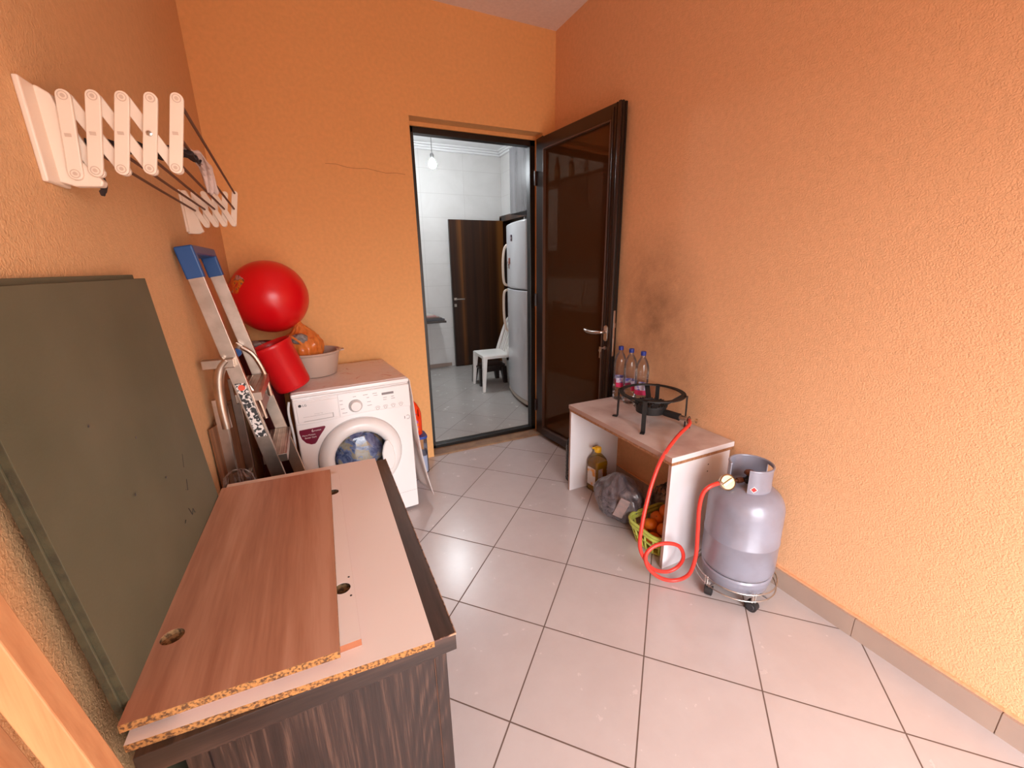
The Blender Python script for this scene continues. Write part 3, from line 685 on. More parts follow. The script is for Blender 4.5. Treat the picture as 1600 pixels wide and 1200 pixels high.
# ================================================================== DRYING RACK
def rack():
    t = thing('drying_rack', 'cream folding scissor drying rack on the left wall', 'drying rack', (XL, -1.32, 1.62))
    YN, YF = -1.806, -.80
    def strip(q, a, c, y0, y1, hw):
        a = Vector((a[0], a[1])); c = Vector((c[0], c[1])); d = (c-a).normalized(); n = Vector((-d.y, d.x)); pts = []
        th = math.atan2(d.y, d.x)
        for k in range(9): g = th+PI/2+PI*k/8; pts.append((a.x+hw*math.cos(g), a.y+hw*math.sin(g)))
        for k in range(9): g = th-PI/2+PI*k/8; pts.append((c.x+hw*math.cos(g), c.y+hw*math.sin(g)))
        prism(q, pts, y0, y1, 'xz')
    def end(y, T, Bt, s, hw=.0115):
        # wall bracket
        q = NB()
        z1 = T[0][1]; z0 = Bt[0][1]
        if s > 0:
            prism(q, [(XL, z1+.012), (XL+.012, z1+.016), (XL+.030, z1+.004), (XL+.040, z1-.035), (XL+.046, z0+.03), (XL+.076, z0-.010), (XL+.072, z0-.020), (XL+.03, z0-.022), (XL, z0-.012)], y-.012, y+.012, 'xz')
            box(q, (XL, y-.058, z0-.022), (XL+.010, y+.03, z1+.016))
        else:
            prism(q, [(XL, z1+.012), (XL+.022, z1+.012), (XL+.035, z1-.02), (XL+.050, z0+.01), (XL+.056, z0-.015), (XL+.04, z0-.025), (XL, z0-.025)], y-.008, y+.012, 'xz')
            box(q, (XL, y-.03, z0-.02), (XL+.008, y+.03, z1+.012))
        obj('wall_bracket', q, M_rack, t, world=True, bev=.003)
        n = len(T)
        for k in range(n):
            q = NB(); ya, yb = (y-.020, y-.012) if s > 0 else (y+.002, y+.009)
            if s < 0 and k < n-1: pass
            strip(q, T[k], Bt[k], ya, yb, hw)
            li = obj('link', q, M_rack, t, world=True, bev=.0015)
            if s > 0:
                q = NB()
                for P_ in (T[k], Bt[k]):
                    tube(q, [(P_[0]+.0072*math.cos(a), ya, P_[1]+.0072*math.sin(a)) for a in [k*PI/10 for k in range(20)]], .0009, 6, closed=True); lathe(q, [(.0035, 0), (.0035, .0015)], 12, at((P_[0], ya, P_[1]), PI/2))
                mx_, mz_ = (T[k][0]+Bt[k][0])/2, (T[k][1]+Bt[k][1])/2
                box(q, (mx_-.006, ya-.0015, mz_-.003), (mx_+.004, ya, mz_+.003))
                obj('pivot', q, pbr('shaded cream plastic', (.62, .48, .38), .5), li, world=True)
        for k in range(-1, n-1):
            if s > 0:
                a = T[k] if k >= 0 else (XL+.018, T[0][1]-.004)
                c = Bt[min(k+2, n-1)] if k+2 < n else None
                if c is None: continue
            else:
                a = T[k] if k >= 0 else (XL+.014, T[0][1]); c = Bt[min(k+2, n-1)] if k+2 < n else None
                if c is None: continue
            q = NB(); ya, yb = (y-.008, y+.002) if s > 0 else (y-.010, y-.002)
            strip(q, a, c, ya, yb, hw*.95)
            obj('link', q, M_rack, t, world=True, bev=.0015)
    T = [(-2.174, 1.782), (-2.130, 1.787), (-2.085, 1.791), (-2.039, 1.795), (-1.995, 1.800)]; Bt = [(-2.187, 1.646), (-2.155, 1.654), (-2.113, 1.660), (-2.067, 1.664), (-2.022, 1.669)]
    end(YN, T, Bt, 1)
    T2 = [(-2.178, 1.759), (-2.145, 1.761), (-2.109, 1.763), (-2.071, 1.765), (-2.036, 1.769)]; B2 = [(-2.190, 1.63), (-2.156, 1.640), (-2.124, 1.643), (-2.094, 1.645), (-2.060, 1.647)]
    end(YF, T2, B2, -1, .0105)
    m1 = [((a[0]+b_[0])/2, (a[1]+b_[1])/2) for a, b_ in zip(T, Bt)]; m2 = [((a[0]+b_[0])/2, (a[1]+b_[1])/2) for a, b_ in zip(T2, B2)]
    for a, c in zip(m1, m2):
        q = NB(); tube(q, [(a[0], YN-.005, a[1]), ((a[0]+c[0])/2, (YN+YF)/2, (a[1]+c[1])/2-.002), (c[0], YF, c[1])], .0038, 8); obj('rod', q, M_rod, t, world=True, smooth=True)
    q = NB(); tube(q, [(T[-1][0], YN-.005, T[-1][1]), (T2[-1][0], YF, T2[-1][1])], .0038, 8); obj('rod', q, M_rod, t, world=True, smooth=True)
    q = NB(); lathe(q, [(.005, 0), (.005, .003), (.002, .004)], 12, at((m1[3][0], YN-.021, m1[3][1]), PI/2)); obj('bolt', q, M_steel, t, world=True)
rack()
def drape(name, label, P, wdt, mat, n=8, wv=.004, ax=Vector((1, 0, 0))):
    pts = smooth_pts(P, n); q = NB(); rows = []
    for i, p in enumerate(pts):
        rows.append([q.verts.new(p + ax*(wdt*(k/8-.5))*(1-.25*abs(i/len(pts)-.5)) + Vector((0, 0, wv*math.sin(k*1.7+i*.6)))) for k in range(9)])
    for i in range(len(rows)-1):
        for k in range(8): q.faces.new((rows[i][k], rows[i][k+1], rows[i+1][k+1], rows[i+1][k]))
    o = obj(name, q, mat, smooth=True); s = o.modifiers.new('s', 'SOLIDIFY'); s.thickness = .003; tag(o, label, 'cloth'); return o
drape('cloth_strip', 'torn whitish cloth strip hanging over the drying rack rods', [(-2.035, -1.75, 1.722), (-2.02, -1.68, 1.737), (-2.012, -1.60, 1.736), (-2.010, -1.53, 1.712), (-2.012, -1.49, 1.668)], .030, pbr('whitish cloth', (.60, .45, .40), .9, bmp=(150, .4)))
drape('cloth_bundle', 'dark cloth bundle lying on the drying rack rods', [(-2.17, -1.72, 1.72), (-2.12, -1.71, 1.729), (-2.08, -1.70, 1.722), (-2.03, -1.69, 1.728), (-2.0, -1.70, 1.716)], .10, pbr('dark cloth', (.035, .020, .018), .95, bmp=(120, .4)), wv=.006, ax=Vector((0, 1, 0)))
drape('rag', 'small dark rag dangling under the near rack bracket', [(-2.165, -1.80, 1.712), (-2.168, -1.79, 1.68), (-2.160, -1.785, 1.640), (-2.166, -1.79, 1.615)], .022, MATS['dark cloth'], ax=Vector((0, 1, 0)))

# ================================================================== CABINET + BOARDS
cb = thing('cabinet', 'dark oak effect cabinet lying below the loose boards', 'cabinet', (-1.86, -1.88, 0))
Y0, Y1, CZ = -2.338, -1.44, .731
q = NB(); box(q, (-2.088, Y0+.012, .0), (-1.640, Y1+.01, .688)); 
q2 = NB(); box(q2, (-2.058, Y0-.05, .02), (-1.664, Y0+.022, .673)); bo = obj('carcass', q, M_oak, cb, world=True)
bpy.data.objects[bo.name]; 
bmesh.ops.transform(q2, matrix=MTX[cb.name].inverted(), verts=q2.verts); cut(bo, q2)
q = NB(); box(q, (-2.0575, Y0+.018, .021), (-1.6645, Y0+.030, .6725)); obj('back_panel', q, M_oak, cb, world=True)
q = NB(); box(q, (-2.059, Y0+.0165, .672), (-1.663, Y0+.019, .6745)); box(q, (-1.6655, Y0+.0165, .02), (-1.6635, Y0+.019, .674)); obj('panel_edging', q, pbr('edge banding tan', (.22, .12, .085), .5), cb, world=True)
q = NB(); box(q, (-2.143, Y0, .688), (-1.620, Y1, CZ)); sl = obj('top_slab', q, M_oakh, cb, world=True, mats=[M_oaky, M_chipw], bev=.0015)
for p in sl.data.polygons: p.material_index = 1 if abs(p.normal.z) > .9 or p.normal.x > .9 else 0
q = NB(); box(q, (-1.6215, Y0-.001, CZ-.004), (-1.6195, Y1, CZ+.0012)); box(q, (-1.665, Y0-.0015, CZ-.003), (-1.620, Y0+.0005, CZ+.001)); obj('worn_edge', q, pbr('worn lip', (.42, .25, .16), .7, var=(60, (.1, .05, .04), .5, .6)), cb, world=True)

def board(name, label, pts, z0, z1, top, edge, cat='board', holes=(), side=None, fill=None):
    """flat board from four corners (near-left, near-right, far-right, far-left)"""
    cxm = sum(p[0] for p in pts)/4; cym = sum(p[1] for p in pts)/4
    t = thing(name, label, cat, (cxm, cym, z0))
    q = NB(); prism(q, [(x, y) for x, y in pts], z0, z1, 'xy'); o = obj('board_panel', q, top, t, world=True, mats=[edge, side or edge])
    for p in o.data.polygons:
        if abs(p.normal.z) < .5: p.material_index = 2 if abs(p.normal.x) > .7 else 1
    for (hx, hy, hr) in holes:
        c = NB(); lathe(c, [(hr, z1-.011), (hr, z1+.02)], 28, at((hx, hy, 0))); bmesh.ops.transform(c, matrix=MTX[t.name].inverted(), verts=c.verts); cut(o, c)
        h = NB(); lathe(h, [(0.0001, z1-.0108), (hr*.99, z1-.0108), (hr*.99, z1-.0006)], 28, at((hx, hy, 0)), False, False); obj('hinge_hole', h, fill or pbr('raw hole', (.19, .11, .045), .9, var=(130, (.05, .028, .012), .42, .6), bmp=(160, .8)), t, world=True)
    return t, o
z1_, z2_, z3_, z4_ = CZ+.0005, .7465, .7620, .7775
board('laminate_board', 'large white laminated board lying directly on the dark cabinet', [(-2.155, -2.322), (-1.668, -2.352), (-1.660, -1.447), (-2.148, -1.425)], z1_, z2_-.0003, M_lamin, M_chipw)
t_, o_ = board('narrow_board', 'white faced board with drilled holes between the other two', [(-2.09, -2.300), (-1.798, -2.298), (-1.795, -1.540), (-2.09, -1.538)], z2_, z3_-.0003, M_lamin, M_redwood_edge, holes=((-1.822, -2.140, .0175), (-1.820, -1.677, .0175)), side=M_redwood_edge)
q = NB()
for (x, y) in ((-1.806, -2.108), (-1.806, -2.171)): lathe(q, [(.0025, z3_-.001), (.0025, z3_+.0002)], 10, at((x, y, 0)))
obj('screw_hole', q, M_darkgrey, t_, world=True)
board('walnut_board', 'reddish walnut board with chipboard edge, topmost on the cabinet', [(-2.159, -2.312), (-1.837, -2.324), (-1.821, -1.536), (-2.145, -1.516)], z3_, z4_, M_redwood, M_chipw, holes=((-2.128, -2.146, .0195),), side=M_chipw, fill=pbr('raw chip hole', (.34, .19, .08), .9, var=(110, (.10, .05, .02), .45, .6), bmp=(160, .8)))

# green boards leaning on the left wall
K = .068
def lean(name, label, xf, y0, y1, ztop, th=.011):
    t = thing(name, label, 'board', (xf+ztop*K-.01, (y0+y1)/2, 0))
    q = NB(); vs = [q.verts.new((xf + (ztop-z)*K - d - (.009 if y == y0 else 0), y, z)) for z in (0, ztop) for y in (y0, y1) for d in (0, th)]
    for a in ((0, 1, 3, 2), (4, 6, 7, 5), (0, 4, 5, 1), (2, 3, 7, 6), (0, 2, 6, 4), (1, 5, 7, 3)): q.faces.new([vs[i] for i in a])
    o = obj('board_panel', q, M_green, t, world=True, mats=[M_greenedge], bev=.001)
    for p in o.data.polygons:
        if abs(p.normal.x) < .7: p.material_index = 1
    return t
gb1 = lean('chipboard_sheet', 'green chipboard sheet leaning foremost against the left wall', -2.193, -2.268, -1.560, 1.441)
gb2 = lean('chipboard_sheet', 'green chipboard sheet leaning right behind the foremost one', -2.2045, -2.272, -1.602, 1.451, .0105)
q = NB()
def gx(z, y=0): return -2.193+(1.441-z)*K-.0022
for P_ in ([(-1.75, .93), (-1.765, .905), (-1.775, .912)], [(-1.80, .87), (-1.79, .845), (-1.775, .855), (-1.77, .84)], [(-1.72, .99), (-1.74, .96)], [(-1.84, .86), (-1.85, .856)]):
    tube(q, [(gx(z), y, z) for y, z in P_], .0008, 5)
for (y, z) in ((-2.02, 1.03), (-1.86, .99), (-1.93, 1.12), (-2.08, 1.2)): lathe(q, [(.003, 0), (.003, .0005)], 8, at((gx(z), y, z), 0, PI/2))
obj('pencil_mark', q, M_darkgrey, gb1, world=True)
# pine battens at the left
def batten(label, x0, y0, wx, wy, k, ky, z1=1.95, z0=0):
    t = thing('wooden_batten', label, 'batten', (x0+k*1.0, y0, 0))
    q = NB(); vs = []
    for z in (z0, z1):
        x = x0 + (1.0-z)*k; y = y0 + (1.0-z)*ky
        for sx, sy in ((0, 0), (wx, 0), (wx, wy), (0, wy)): vs.append(q.verts.new((x-sx, y+sy, z)))
    q.faces.new(vs[:4][::-1]); q.faces.new(vs[4:])
    for i in range(4): q.faces.new((vs[i], vs[(i+1) % 4], vs[4+(i+1) % 4], vs[4+i]))
    obj('batten_wood', q, M_pine, t, world=True, bev=.0015)
batten('pine batten leaning on the left wall, nearer and brighter of two', -2.080, -2.530, .030, .030, .136, 0, 1.95)
batten('pine batten leaning half hidden behind the brighter batten', -2.134, -2.535, .030, .03, .136, 0, 1.55)

# ================================================================== BENCH
bn = thing('bench', 'small white laminated bench against the right wall', 'bench', (-.21, -1.334, 0))
BX, BY0, BY1, BH = -.418, -1.765, -.905, .603
q = NB(); box(q, (BX, BY0, BH-.026), (-.004, BY1, BH)); bt_ = obj('bench_top', q, M_bench, bn, world=True, mats=[M_benchedge, M_benchw], bev=.002)
for p in bt_.data.polygons:
    if p.normal.x < -.7: p.material_index = 1
    elif p.normal.y < -.7: p.material_index = 2
q = NB(); box(q, (BX+.004, BY0+.003, BH-.042), (-.006, BY1-.003, BH-.026)); obj('under_slab', q, pbr('hardboard edge', (.40, .19, .09), .8, var=(90, (.28, .12, .05), .4, .6)), bn, world=True)
for (ya, yb) in ((BY0+.004, BY0+.022), (BY1-.022, BY1-.004)):
    q = NB(); box(q, (BX+.006, ya, 0), (-.024, yb, BH-.042)); s = obj('side_panel', q, M_benchw, bn, world=True, mats=[M_benchedge], bev=.001)
    for p in s.data.polygons:
        if p.normal.x < -.7: p.material_index = 1
q = NB(); 
for z in (.515, .478): lathe(q, [(.0035, 0), (.0035, .0006)], 10, at((-.17, BY0+.004, z), PI/2))
obj('dowel_hole', q, M_darkgrey, bn, world=True)

# ---- gas stove on the bench
st = thing('gas_burner', 'black cast iron ring burner on four legs on the bench', 'gas burner', (-.178, -1.365, BH), math.radians(8))
RR, RZ = .176, .172
q = NB(); lathe(q, [(RR, RZ-.006), (RR, RZ), (RR-.025, RZ), (RR-.025, RZ-.006), (RR, RZ-.006)], 64, None, False, False); obj('ring', q, M_black, st, smooth=False)
for k in range(4):
    a = math.radians(28 + 90*k); cs, sn = math.cos(a), math.sin(a)
    T_ = Matrix.Rotation(a, 4, 'Z')
    q = NB(); hw = .011
    pts = [(RR-.012, RZ), (RR+.006, RZ), (RR+.008, RZ-.004), (RR+.010, .006), (RR+.034, .004), (RR+.034, 0), (RR+.006, 0), (RR+.003, .006), (RR+.001, RZ-.006), (RR-.012, RZ-.005)]
    A_ = [q.verts.new((x, -hw, z)) for x, z in pts]; B__ = [q.verts.new((x, hw, z)) for x, z in pts]
    q.faces.new(A_); q.faces.new(B__[::-1])
    for i in range(len(pts)): q.faces.new((A_[i], B__[i], B__[(i+1) % len(pts)], A_[(i+1) % len(pts)]))
    bmesh.ops.transform(q, matrix=T_, verts=q.verts); obj('leg', q, M_black, st)
    q = NB(); vs = box(q, (.07, -.014, 0), (RR-.006, .014, .004), None)
    for v_ in vs: v_.co.z += .095 + (v_.co.x-.07)/(RR-.076)*(RZ-.006-.099)
    bmesh.ops.transform(q, matrix=Matrix.Rotation(a+math.radians(20), 4, 'Z'), verts=q.verts); obj('support_arm', q, M_black, st)
q = NB(); lathe(q, [(.064, .055), (.080, .062), (.083, .098), (.087, .100), (.087, .110), (.074, .112), (.070, .104), (.040, .104), (.038, .110), (.024, .110), (.022, .100), (.0001, .100)], 40); hd = obj('burner_head', q, M_black, st, smooth=True)
for rr, n in ((.080, 30), (.031, 14)):
    q = NB()
    for k in range(n): box(q, (rr-.006, -.003, .109), (rr+.006, .003, .117), Matrix.Rotation(2*PI*k/n, 4, 'Z'))
    obj('burner_teeth', q, M_black, hd)
MI = MTX[st.name].inverted()
pe = MI @ Vector((-.098, -1.585, BH+.062)); ps = Vector((0, 0, .078)); dv = (pe-ps).normalized()
q = NB(); tube(q, [ps+dv*.06, ps+dv*.09, ps+dv*.15, ps+dv*.165], [.016, .019, .019, .020], 18); obj('mixing_tube', q, M_black, st, smooth=True)
q = NB(); tube(q, [ps+dv*.165, ps+dv*.20], .0135, 18); tube(q, [ps+dv*.20, ps+dv*.222], .0095, 12); obj('air_collar', q, M_chrome, st, smooth=True)
q = NB(); n_ = dv.cross(Vector((0, 0, 1))).normalized(); up_ = n_.cross(dv)
tube(q, [ps+dv*.212 + (n_*math.cos(a)+up_*math.sin(a))*.018 for a in [k*PI/12 for k in range(24)]], .0022, 7, closed=True); obj('wire_clip', q, M_black, st, smooth=True)
tp = MI @ Vector((-.060, -1.575, BH+.052))
q = NB(); tube(q, [ps+dv*.205, tp], .0045, 8); lathe(q, [(.012, -.004), (.012, .004)], 14, Matrix.Translation(tp) @ Euler((PI/2, 0, .4)).to_matrix().to_4x4()); obj('gas_tap', q, M_brass, st, smooth=True)
HE = MTX[st.name] @ (ps + dv*.215)

# ---- water bottles
def water_bottle(loc, label, rot, grp='clear water bottles with blue caps on the bench'):
    t = thing('water_bottle', label, 'bottle', loc, rot, grp)
    rib = [(.028, 0), (.038, .004), (.041, .012), (.0405, .03), (.0375, .036), (.0405, .042), (.0405, .056), (.0375, .062), (.0405, .068), (.041, .085)]
    rib += [(.041, .088), (.0405, .15), (.041, .152)]
    for z in (.160, .176, .192, .208): rib += [(.0385, z), (.0405, z+.006), (.0405, z+.010)]
    rib += [(.0405, .228), (.040, .245), (.036, .268), (.028, .290), (.019, .306), (.0145, .314), (.0135, .332)]
    q = NB(); lathe(q, rib, 32, wob=lambda a, z: .03*math.cos(a*5) if z < .012 else 0); obj('bottle_body', q, M_clear, t, smooth=True)
    q = NB(); lathe(q, [(.0155, .326), (.016, .328), (.016, .348), (.014, .350)], 20); obj('cap', q, pbr('blue cap', (.015, .03, .22), .4), t, smooth=True)
    q = NB(); n = 20
    rings = [[q.verts.new((.0415*math.cos(-PI*.95+PI*1.5*k/n), .0415*math.sin(-PI*.95+PI*1.5*k/n), z)) for k in range(n+1)] for z in (.088, .118, .150)]
    for i in range(2):
        for k in range(n): q.faces.new((rings[i][k], rings[i][k+1], rings[i+1][k+1], rings[i+1][k]))
    o = obj('paper_label', q, pbr('pink label', (.62, .03, .14), .5), t, smooth=True, mats=[pbr('lilac label', (.62, .58, .72), .5, var=(60, (.15, .12, .45), .5, .62))])
    for i, p in enumerate(o.data.polygons):
        if i >= n: p.material_index = 1
    return t
b1 = water_bottle((-.062, -.952, BH), 'leftmost of the three blue capped water bottles on the bench', .2)
for (p, lb_, rz) in (((-.060, -1.048, BH), 'middle of the three blue capped water bottles on the bench', .9), ((-.058, -1.150, BH), 'rightmost of the three blue capped water bottles on the bench', -.5)):
    c = copy_tree(b1); c.location = p; c.rotation_euler = (0, 0, rz); c['label'] = lb_; MTX[c.name] = at(p, 0, 0, rz)
# dark little thing left standing behind: big clear jug beside the bench
jg = thing('water_jug', 'large ribbed clear plastic jug between bench and door', 'jug', (-.285, -.815, 0))
q = NB(); pr = [(.06, 0), (.074, .008)]
for k in range(9): pr += [(.075, .02+k*.028), (.071, .034+k*.028)]
pr += [(.074, .275), (.060, .305), (.035, .325), (.024, .332), (.024, .345)]
lathe(q, pr, 36); obj('jug_body', q, M_clearw, jg, smooth=True)
q = NB(); lathe(q, [(.026, .343), (.026, .362), (.023, .364)], 20); obj('cap', q, MATS['blue cap'], jg, smooth=True)

# ---- oil bottle
ol = thing('oil_bottle', 'square clear bottle of yellow cooking oil under the bench', 'bottle', (-.235, -.985, 0), .12)
def sq_body(q, half, zs, rad=.02, inset=0):
    rings = []
    for z, h in zs:
        rings.append([q.verts.new((x, y, z)) for x, y in rrect(0, 0, 2*(h-inset), 2*(h-inset), min(rad, (h-inset)*.98), 4)])
    for i in range(len(rings)-1):
        n = len(rings[i])
        for k in range(n): q.faces.new((rings[i][k], rings[i][(k+1) % n], rings[i+1][(k+1) % n], rings[i+1][k]))
    q.faces.new(rings[0][::-1]); q.faces.new(rings[-1])
zs = [(0, .048), (.005, .052), (.05, .052)]
for k in range(6): zs += [(.06+k*.022, .0495), (.068+k*.022, .052), (.076+k*.022, .052)]
zs += [(.20, .052), (.225, .046), (.25, .030), (.262, .019), (.275, .018)]
q = NB(); sq_body(q, .05, zs); obj('bottle_body', q, M_clear, ol, smooth=True)
q = NB(); sq_body(q, .05, [(.003, .047), (.06, .048), (.12, .048), (.205, .048), (.215, .047)]); obj('oil', q, M_oil, ol, smooth=True)
q = NB(); lathe(q, [(.0215, .270), (.023, .272), (.022, .30), (.018, .305), (.012, .308)], 22); obj('cap', q, M_yellow, ol, smooth=True)
q = NB(); tube(q, smooth_pts([(-.01, 0, .300), (-.03, -.01, .312), (-.048, -.015, .318), (-.052, -.005, .312), (-.035, .008, .300), (-.018, .006, .288)], 5), .0045, 8); obj('cap_ring', q, M_yellow, ol, smooth=True)
q = NB(); box(q, (-.0535, -.040, .045), (-.0525, .035, .17)); box(q, (-.040, -.0535, .045), (.0, -.0525, .17)); obj('front_label', q, pbr('sunflower label', (.62, .60, .58), .5, var=(22, (.70, .28, .02), .5, .6)), ol)

# ---- shopping bag under the bench
bg_ = thing('shopping_bag', 'grey translucent plastic bag tied up under the bench', 'bag', (-.318, -1.305, 0))
def greybag():
    m, N, L, B = new_mat('grey plastic bag')
    v = coords(N, L); n = noise_n(N, L, v, 11, 5, .65, 1.2)
    base = ramp(N, L, n, ((.34, (.060, .050, .056)), (.5, (.125, .105, .115)), (.68, (.24, .20, .20))))
    # printed squiggle patch on the outward face
    tc = N.new('ShaderNodeTexCoord'); d = N.new('ShaderNodeVectorMath'); d.operation = 'SUBTRACT'; L.new(tc.outputs['Object'], d.inputs[0]); d.inputs[1].default_value = (-.12, -.02, .10)
    ln = N.new('ShaderNodeVectorMath'); ln.operation = 'LENGTH'; L.new(d.outputs[0], ln.inputs[0])
    near = mth(N, L, 'LESS_THAN', ln.outputs['Value'], .075)
    sq = noise_n(N, L, v, 26, 2, .5, 2.5); line = mth(N, L, 'LESS_THAN', mth(N, L, 'ABSOLUTE', mth(N, L, 'SUBTRACT', sq, .5)), .018)
    L.new(mixc(N, L, mth(N, L, 'MULTIPLY', near, line), base, (.008, .008, .012)), B.inputs['Base Color']); B.inputs['Roughness'].default_value = .3; B.inputs['Coat Weight'].default_value = .3
    bump(N, L, B, noise_n(N, L, coords(N, L, (1, 1, .35)), 16, 3, .5, 1.5), .45, .008)
    q = NB(); crumple(q, .128, .96, 1.22, 1.04, Vector((1.1, 4.3, 2)), .13, pinch=.72); obj('bag_body', q, m, bg_, smooth=True)
    q = NB(); tube(q, smooth_pts([(0, 0, .245), (.01, -.015, .262), (-.01, -.03, .268), (-.02, -.01, .255)], 5), .010, 8); tube(q, smooth_pts([(.0, .0, .25), (.03, .02, .262), (.05, .03, .25)], 5), .007, 7); obj('bag_knot', q, m, bg_, smooth=True)
    q = NB(); box(q, (-.006, -.028, -.065), (.006, .028, .065), at((-.082, -.125, .150), .34, -.12, .75)); obj('carton', q, pbr('pale carton', (.24, .18, .17), .5, var=(40, (.30, .20, .18), .4, .6)), bg_, bev=.003)
greybag()

# ---- basket and fruit
bk = thing('fruit_basket', 'lime green plastic lattice basket of oranges under the bench', 'basket', (-.255, -1.598, 0), .03)
def per(sx, sy, z, n=44):
    P_ = rrect(0, 0, sx, sy, .07, 10); return [(x, y, z) for x, y in P_]
def sz(z): k = z/.13; return (.245+.065*k, .200+.060*k)
q = NB(); prism(q, rrect(0, 0, .245, .200, .07, 10), 0.0, .005, 'xy'); obj('basket_base', q, M_basket, bk)
q = NB(); tube(q, per(*sz(.13), .128), .0085, 8, closed=True); obj('rim', q, M_basket, bk, smooth=True)
q = NB()
for z, rr in ((.010, .005), (.058, .0055), (.108, .011)): tube(q, per(*sz(z), z), rr, 8, closed=True)
A0 = per(*sz(.005), .005); A1 = per(*sz(.125), .125)
for i in range(0, len(A0), 3): tube(q, [A0[i], A1[i]], .0055, 6)
# extra uprights along the straight runs
for i in (10, 21, 32, 43):
    j = (i+1) % len(A0)
    for t in ((.25, .5, .75) if i in (10, 32) else (.33, .67)): tube(q, [Vector(A0[i]).lerp(Vector(A0[j]), t), Vector(A1[i]).lerp(Vector(A1[j]), t)], .0055, 6)
obj('lattice', q, M_basket, bk, smooth=True)
fr0 = None
OL = ['lower layer, room side near the grey bag', 'lower layer, far side near the grey bag', 'in the lower layer at the wall side', 'in the lower layer at the room side, middle', 'in the middle of the lower layer', 'in the lower layer toward the wall', 'in the upper layer nearest the grey bag', 'in the upper layer at its far side', 'in the upper layer nearest the room', 'in the upper layer beside the bench end panel', 'in the upper layer toward the wall', 'topmost of the heap']
spots = [(-.085, .055, .040), (-.015, .060, .038), (.060, .055, .04), (-.09, -.03, .040), (-.018, -.020, .036), (.055, -.025, .04), (-.075, .015, .098), (-.008, .035, .102), (-.045, -.052, .094), (.03, -.055, .100), (.066, .012, .104), (.010, -.008, .160)]
fl_ = ['front left corner of the basket', 'far front of the basket', 'far back corner of the basket']
FG = 'oranges heaped in the lime green basket'
Mbk = MTX[bk.name]
def fruit():
    t = thing('orange', 'round orange heaped in the lime green lattice basket', 'fruit', (0, 0, 0), 0, FG)
    q = NB(); bmesh.ops.create_uvsphere(q, u_segments=28, v_segments=18, radius=.037)
    for v_ in q.verts:
        a = math.hypot(v_.co.x, v_.co.y)/.037; v_.co.z *= .9; v_.co.z -= .004*math.copysign(max(0, 1-a*3), v_.co.z)
    obj('fruit_skin', q, M_orangefruit, t, smooth=True)
    q = NB(); lathe(q, [(.0035, .026), (.0025, .0305), (.0001, .031)], 8); obj('stem_end', q, pbr('stem', (.09, .10, .03), .8), t)
    return t
f0 = fruit()
for i, (x, y, z) in enumerate(spots):
    o = f0 if i == 0 else copy_tree(f0)
    o['label'] = 'orange in the lime basket, ' + OL[i]
    o.location = Mbk @ Vector((x*1.03, y, z+.026)); o.rotation_euler = (random.uniform(-1.2, 1.2), random.uniform(-1.2, 1.2), random.uniform(0, 6)); s = random.uniform(.94, 1.08); o.scale = (s, s, s*random.uniform(.95, 1.1))
cbg = thing('clear_bag', 'cloudy knotted plastic bag behind the fruit basket', 'bag', (-.100, -1.455, 0))
q = NB(); crumple(q, .09, .85, .9, 1.25, Vector((7, 3.3, 2)), .22, pinch=.55); obj('bag_body', q, M_clearw, cbg, smooth=True)
q = NB(); crumple(q, .07, .8, .85, 1.1, Vector((2, 3.3, 2)), .2); obj('bag_contents', q, pbr('pale contents', (.30, .25, .22), .7), cbg, smooth=True)

# ================================================================== GAS BOTTLE + TROLLEY
gx0, gy0 = -.192, -1.985
gt = thing('bottle_trolley', 'wire ring trolley on black casters under the gas bottle', 'trolley', (gx0, gy0, 0))
q = NB()
for z in (.058, .092): tube(q, [(.166*math.cos(a), .166*math.sin(a), z) for a in [k*PI/24 for k in range(48)]], .0028, 8, closed=True)
obj('wire_ring', q, M_steel, gt, smooth=True)
q = NB(); tube(q, [(.0, -.166, .054), (.0, .166, .054)], .004, 8); tube(q, [(-.166, 0, .054), (.166, 0, .054)], .004, 8); obj('cross_bar', q, M_steel, gt, smooth=True)
for a in (math.radians(176), math.radians(246), math.radians(66), math.radians(356)):
    cxx, cyy = .150*math.cos(a), .150*math.sin(a)
    q = NB(); w_ = a+.6
    lathe(q, [(.018, -.017), (.0245, -.014), (.0245, .014), (.018, .017)], 24, at((cxx, cyy, .0245), PI/2, 0, w_)); ca = obj('caster', q, M_blackp, gt, smooth=True)
    q = NB(); lathe(q, [(.017, .0), (.014, .002)], 18, at((cxx, cyy, .0245), PI/2, 0, w_) @ Matrix.Translation((0, 0, .017))); obj('hub_cap', q, pbr('caster hub', (.03, .03, .034), .35), ca)
    q = NB(); tube(q, [(cxx, cyy, .045), (cxx*1.04, cyy*1.04, .058)], .009, 10); tube(q, [(cxx*1.10, cyy*1.10, .052), (cxx*1.10, cyy*1.10, .10)], .003, 6); tube(q, [(cxx*1.10+.012*math.sin(a), cyy*1.10-.012*math.cos(a), .052), (cxx*1.10+.012*math.sin(a), cyy*1.10-.012*math.cos(a), .10)], .003, 6); obj('caster_bracket', q, M_steel, ca)
gs = thing('gas_bottle', 'grey steel gas bottle with collar, valve and small red diamond', 'gas bottle', (gx0, gy0, .0585))
q = NB(); R0 = .150
pr = [(.110, .060), (.136, .068), (.146, .080), (R0, .096), (R0, .225), (R0+.002, .228), (R0+.002, .234), (R0, .237), (R0, .37)]
for k in range(1, 13):
    a = PI/2*k/12; pr.append((R0*(math.cos(a)**.62) if k < 12 else .0001, .37 + .105*math.sin(a)))
lathe(q, pr, 64); obj('cylinder_body', q, M_gas, gs, smooth=True)
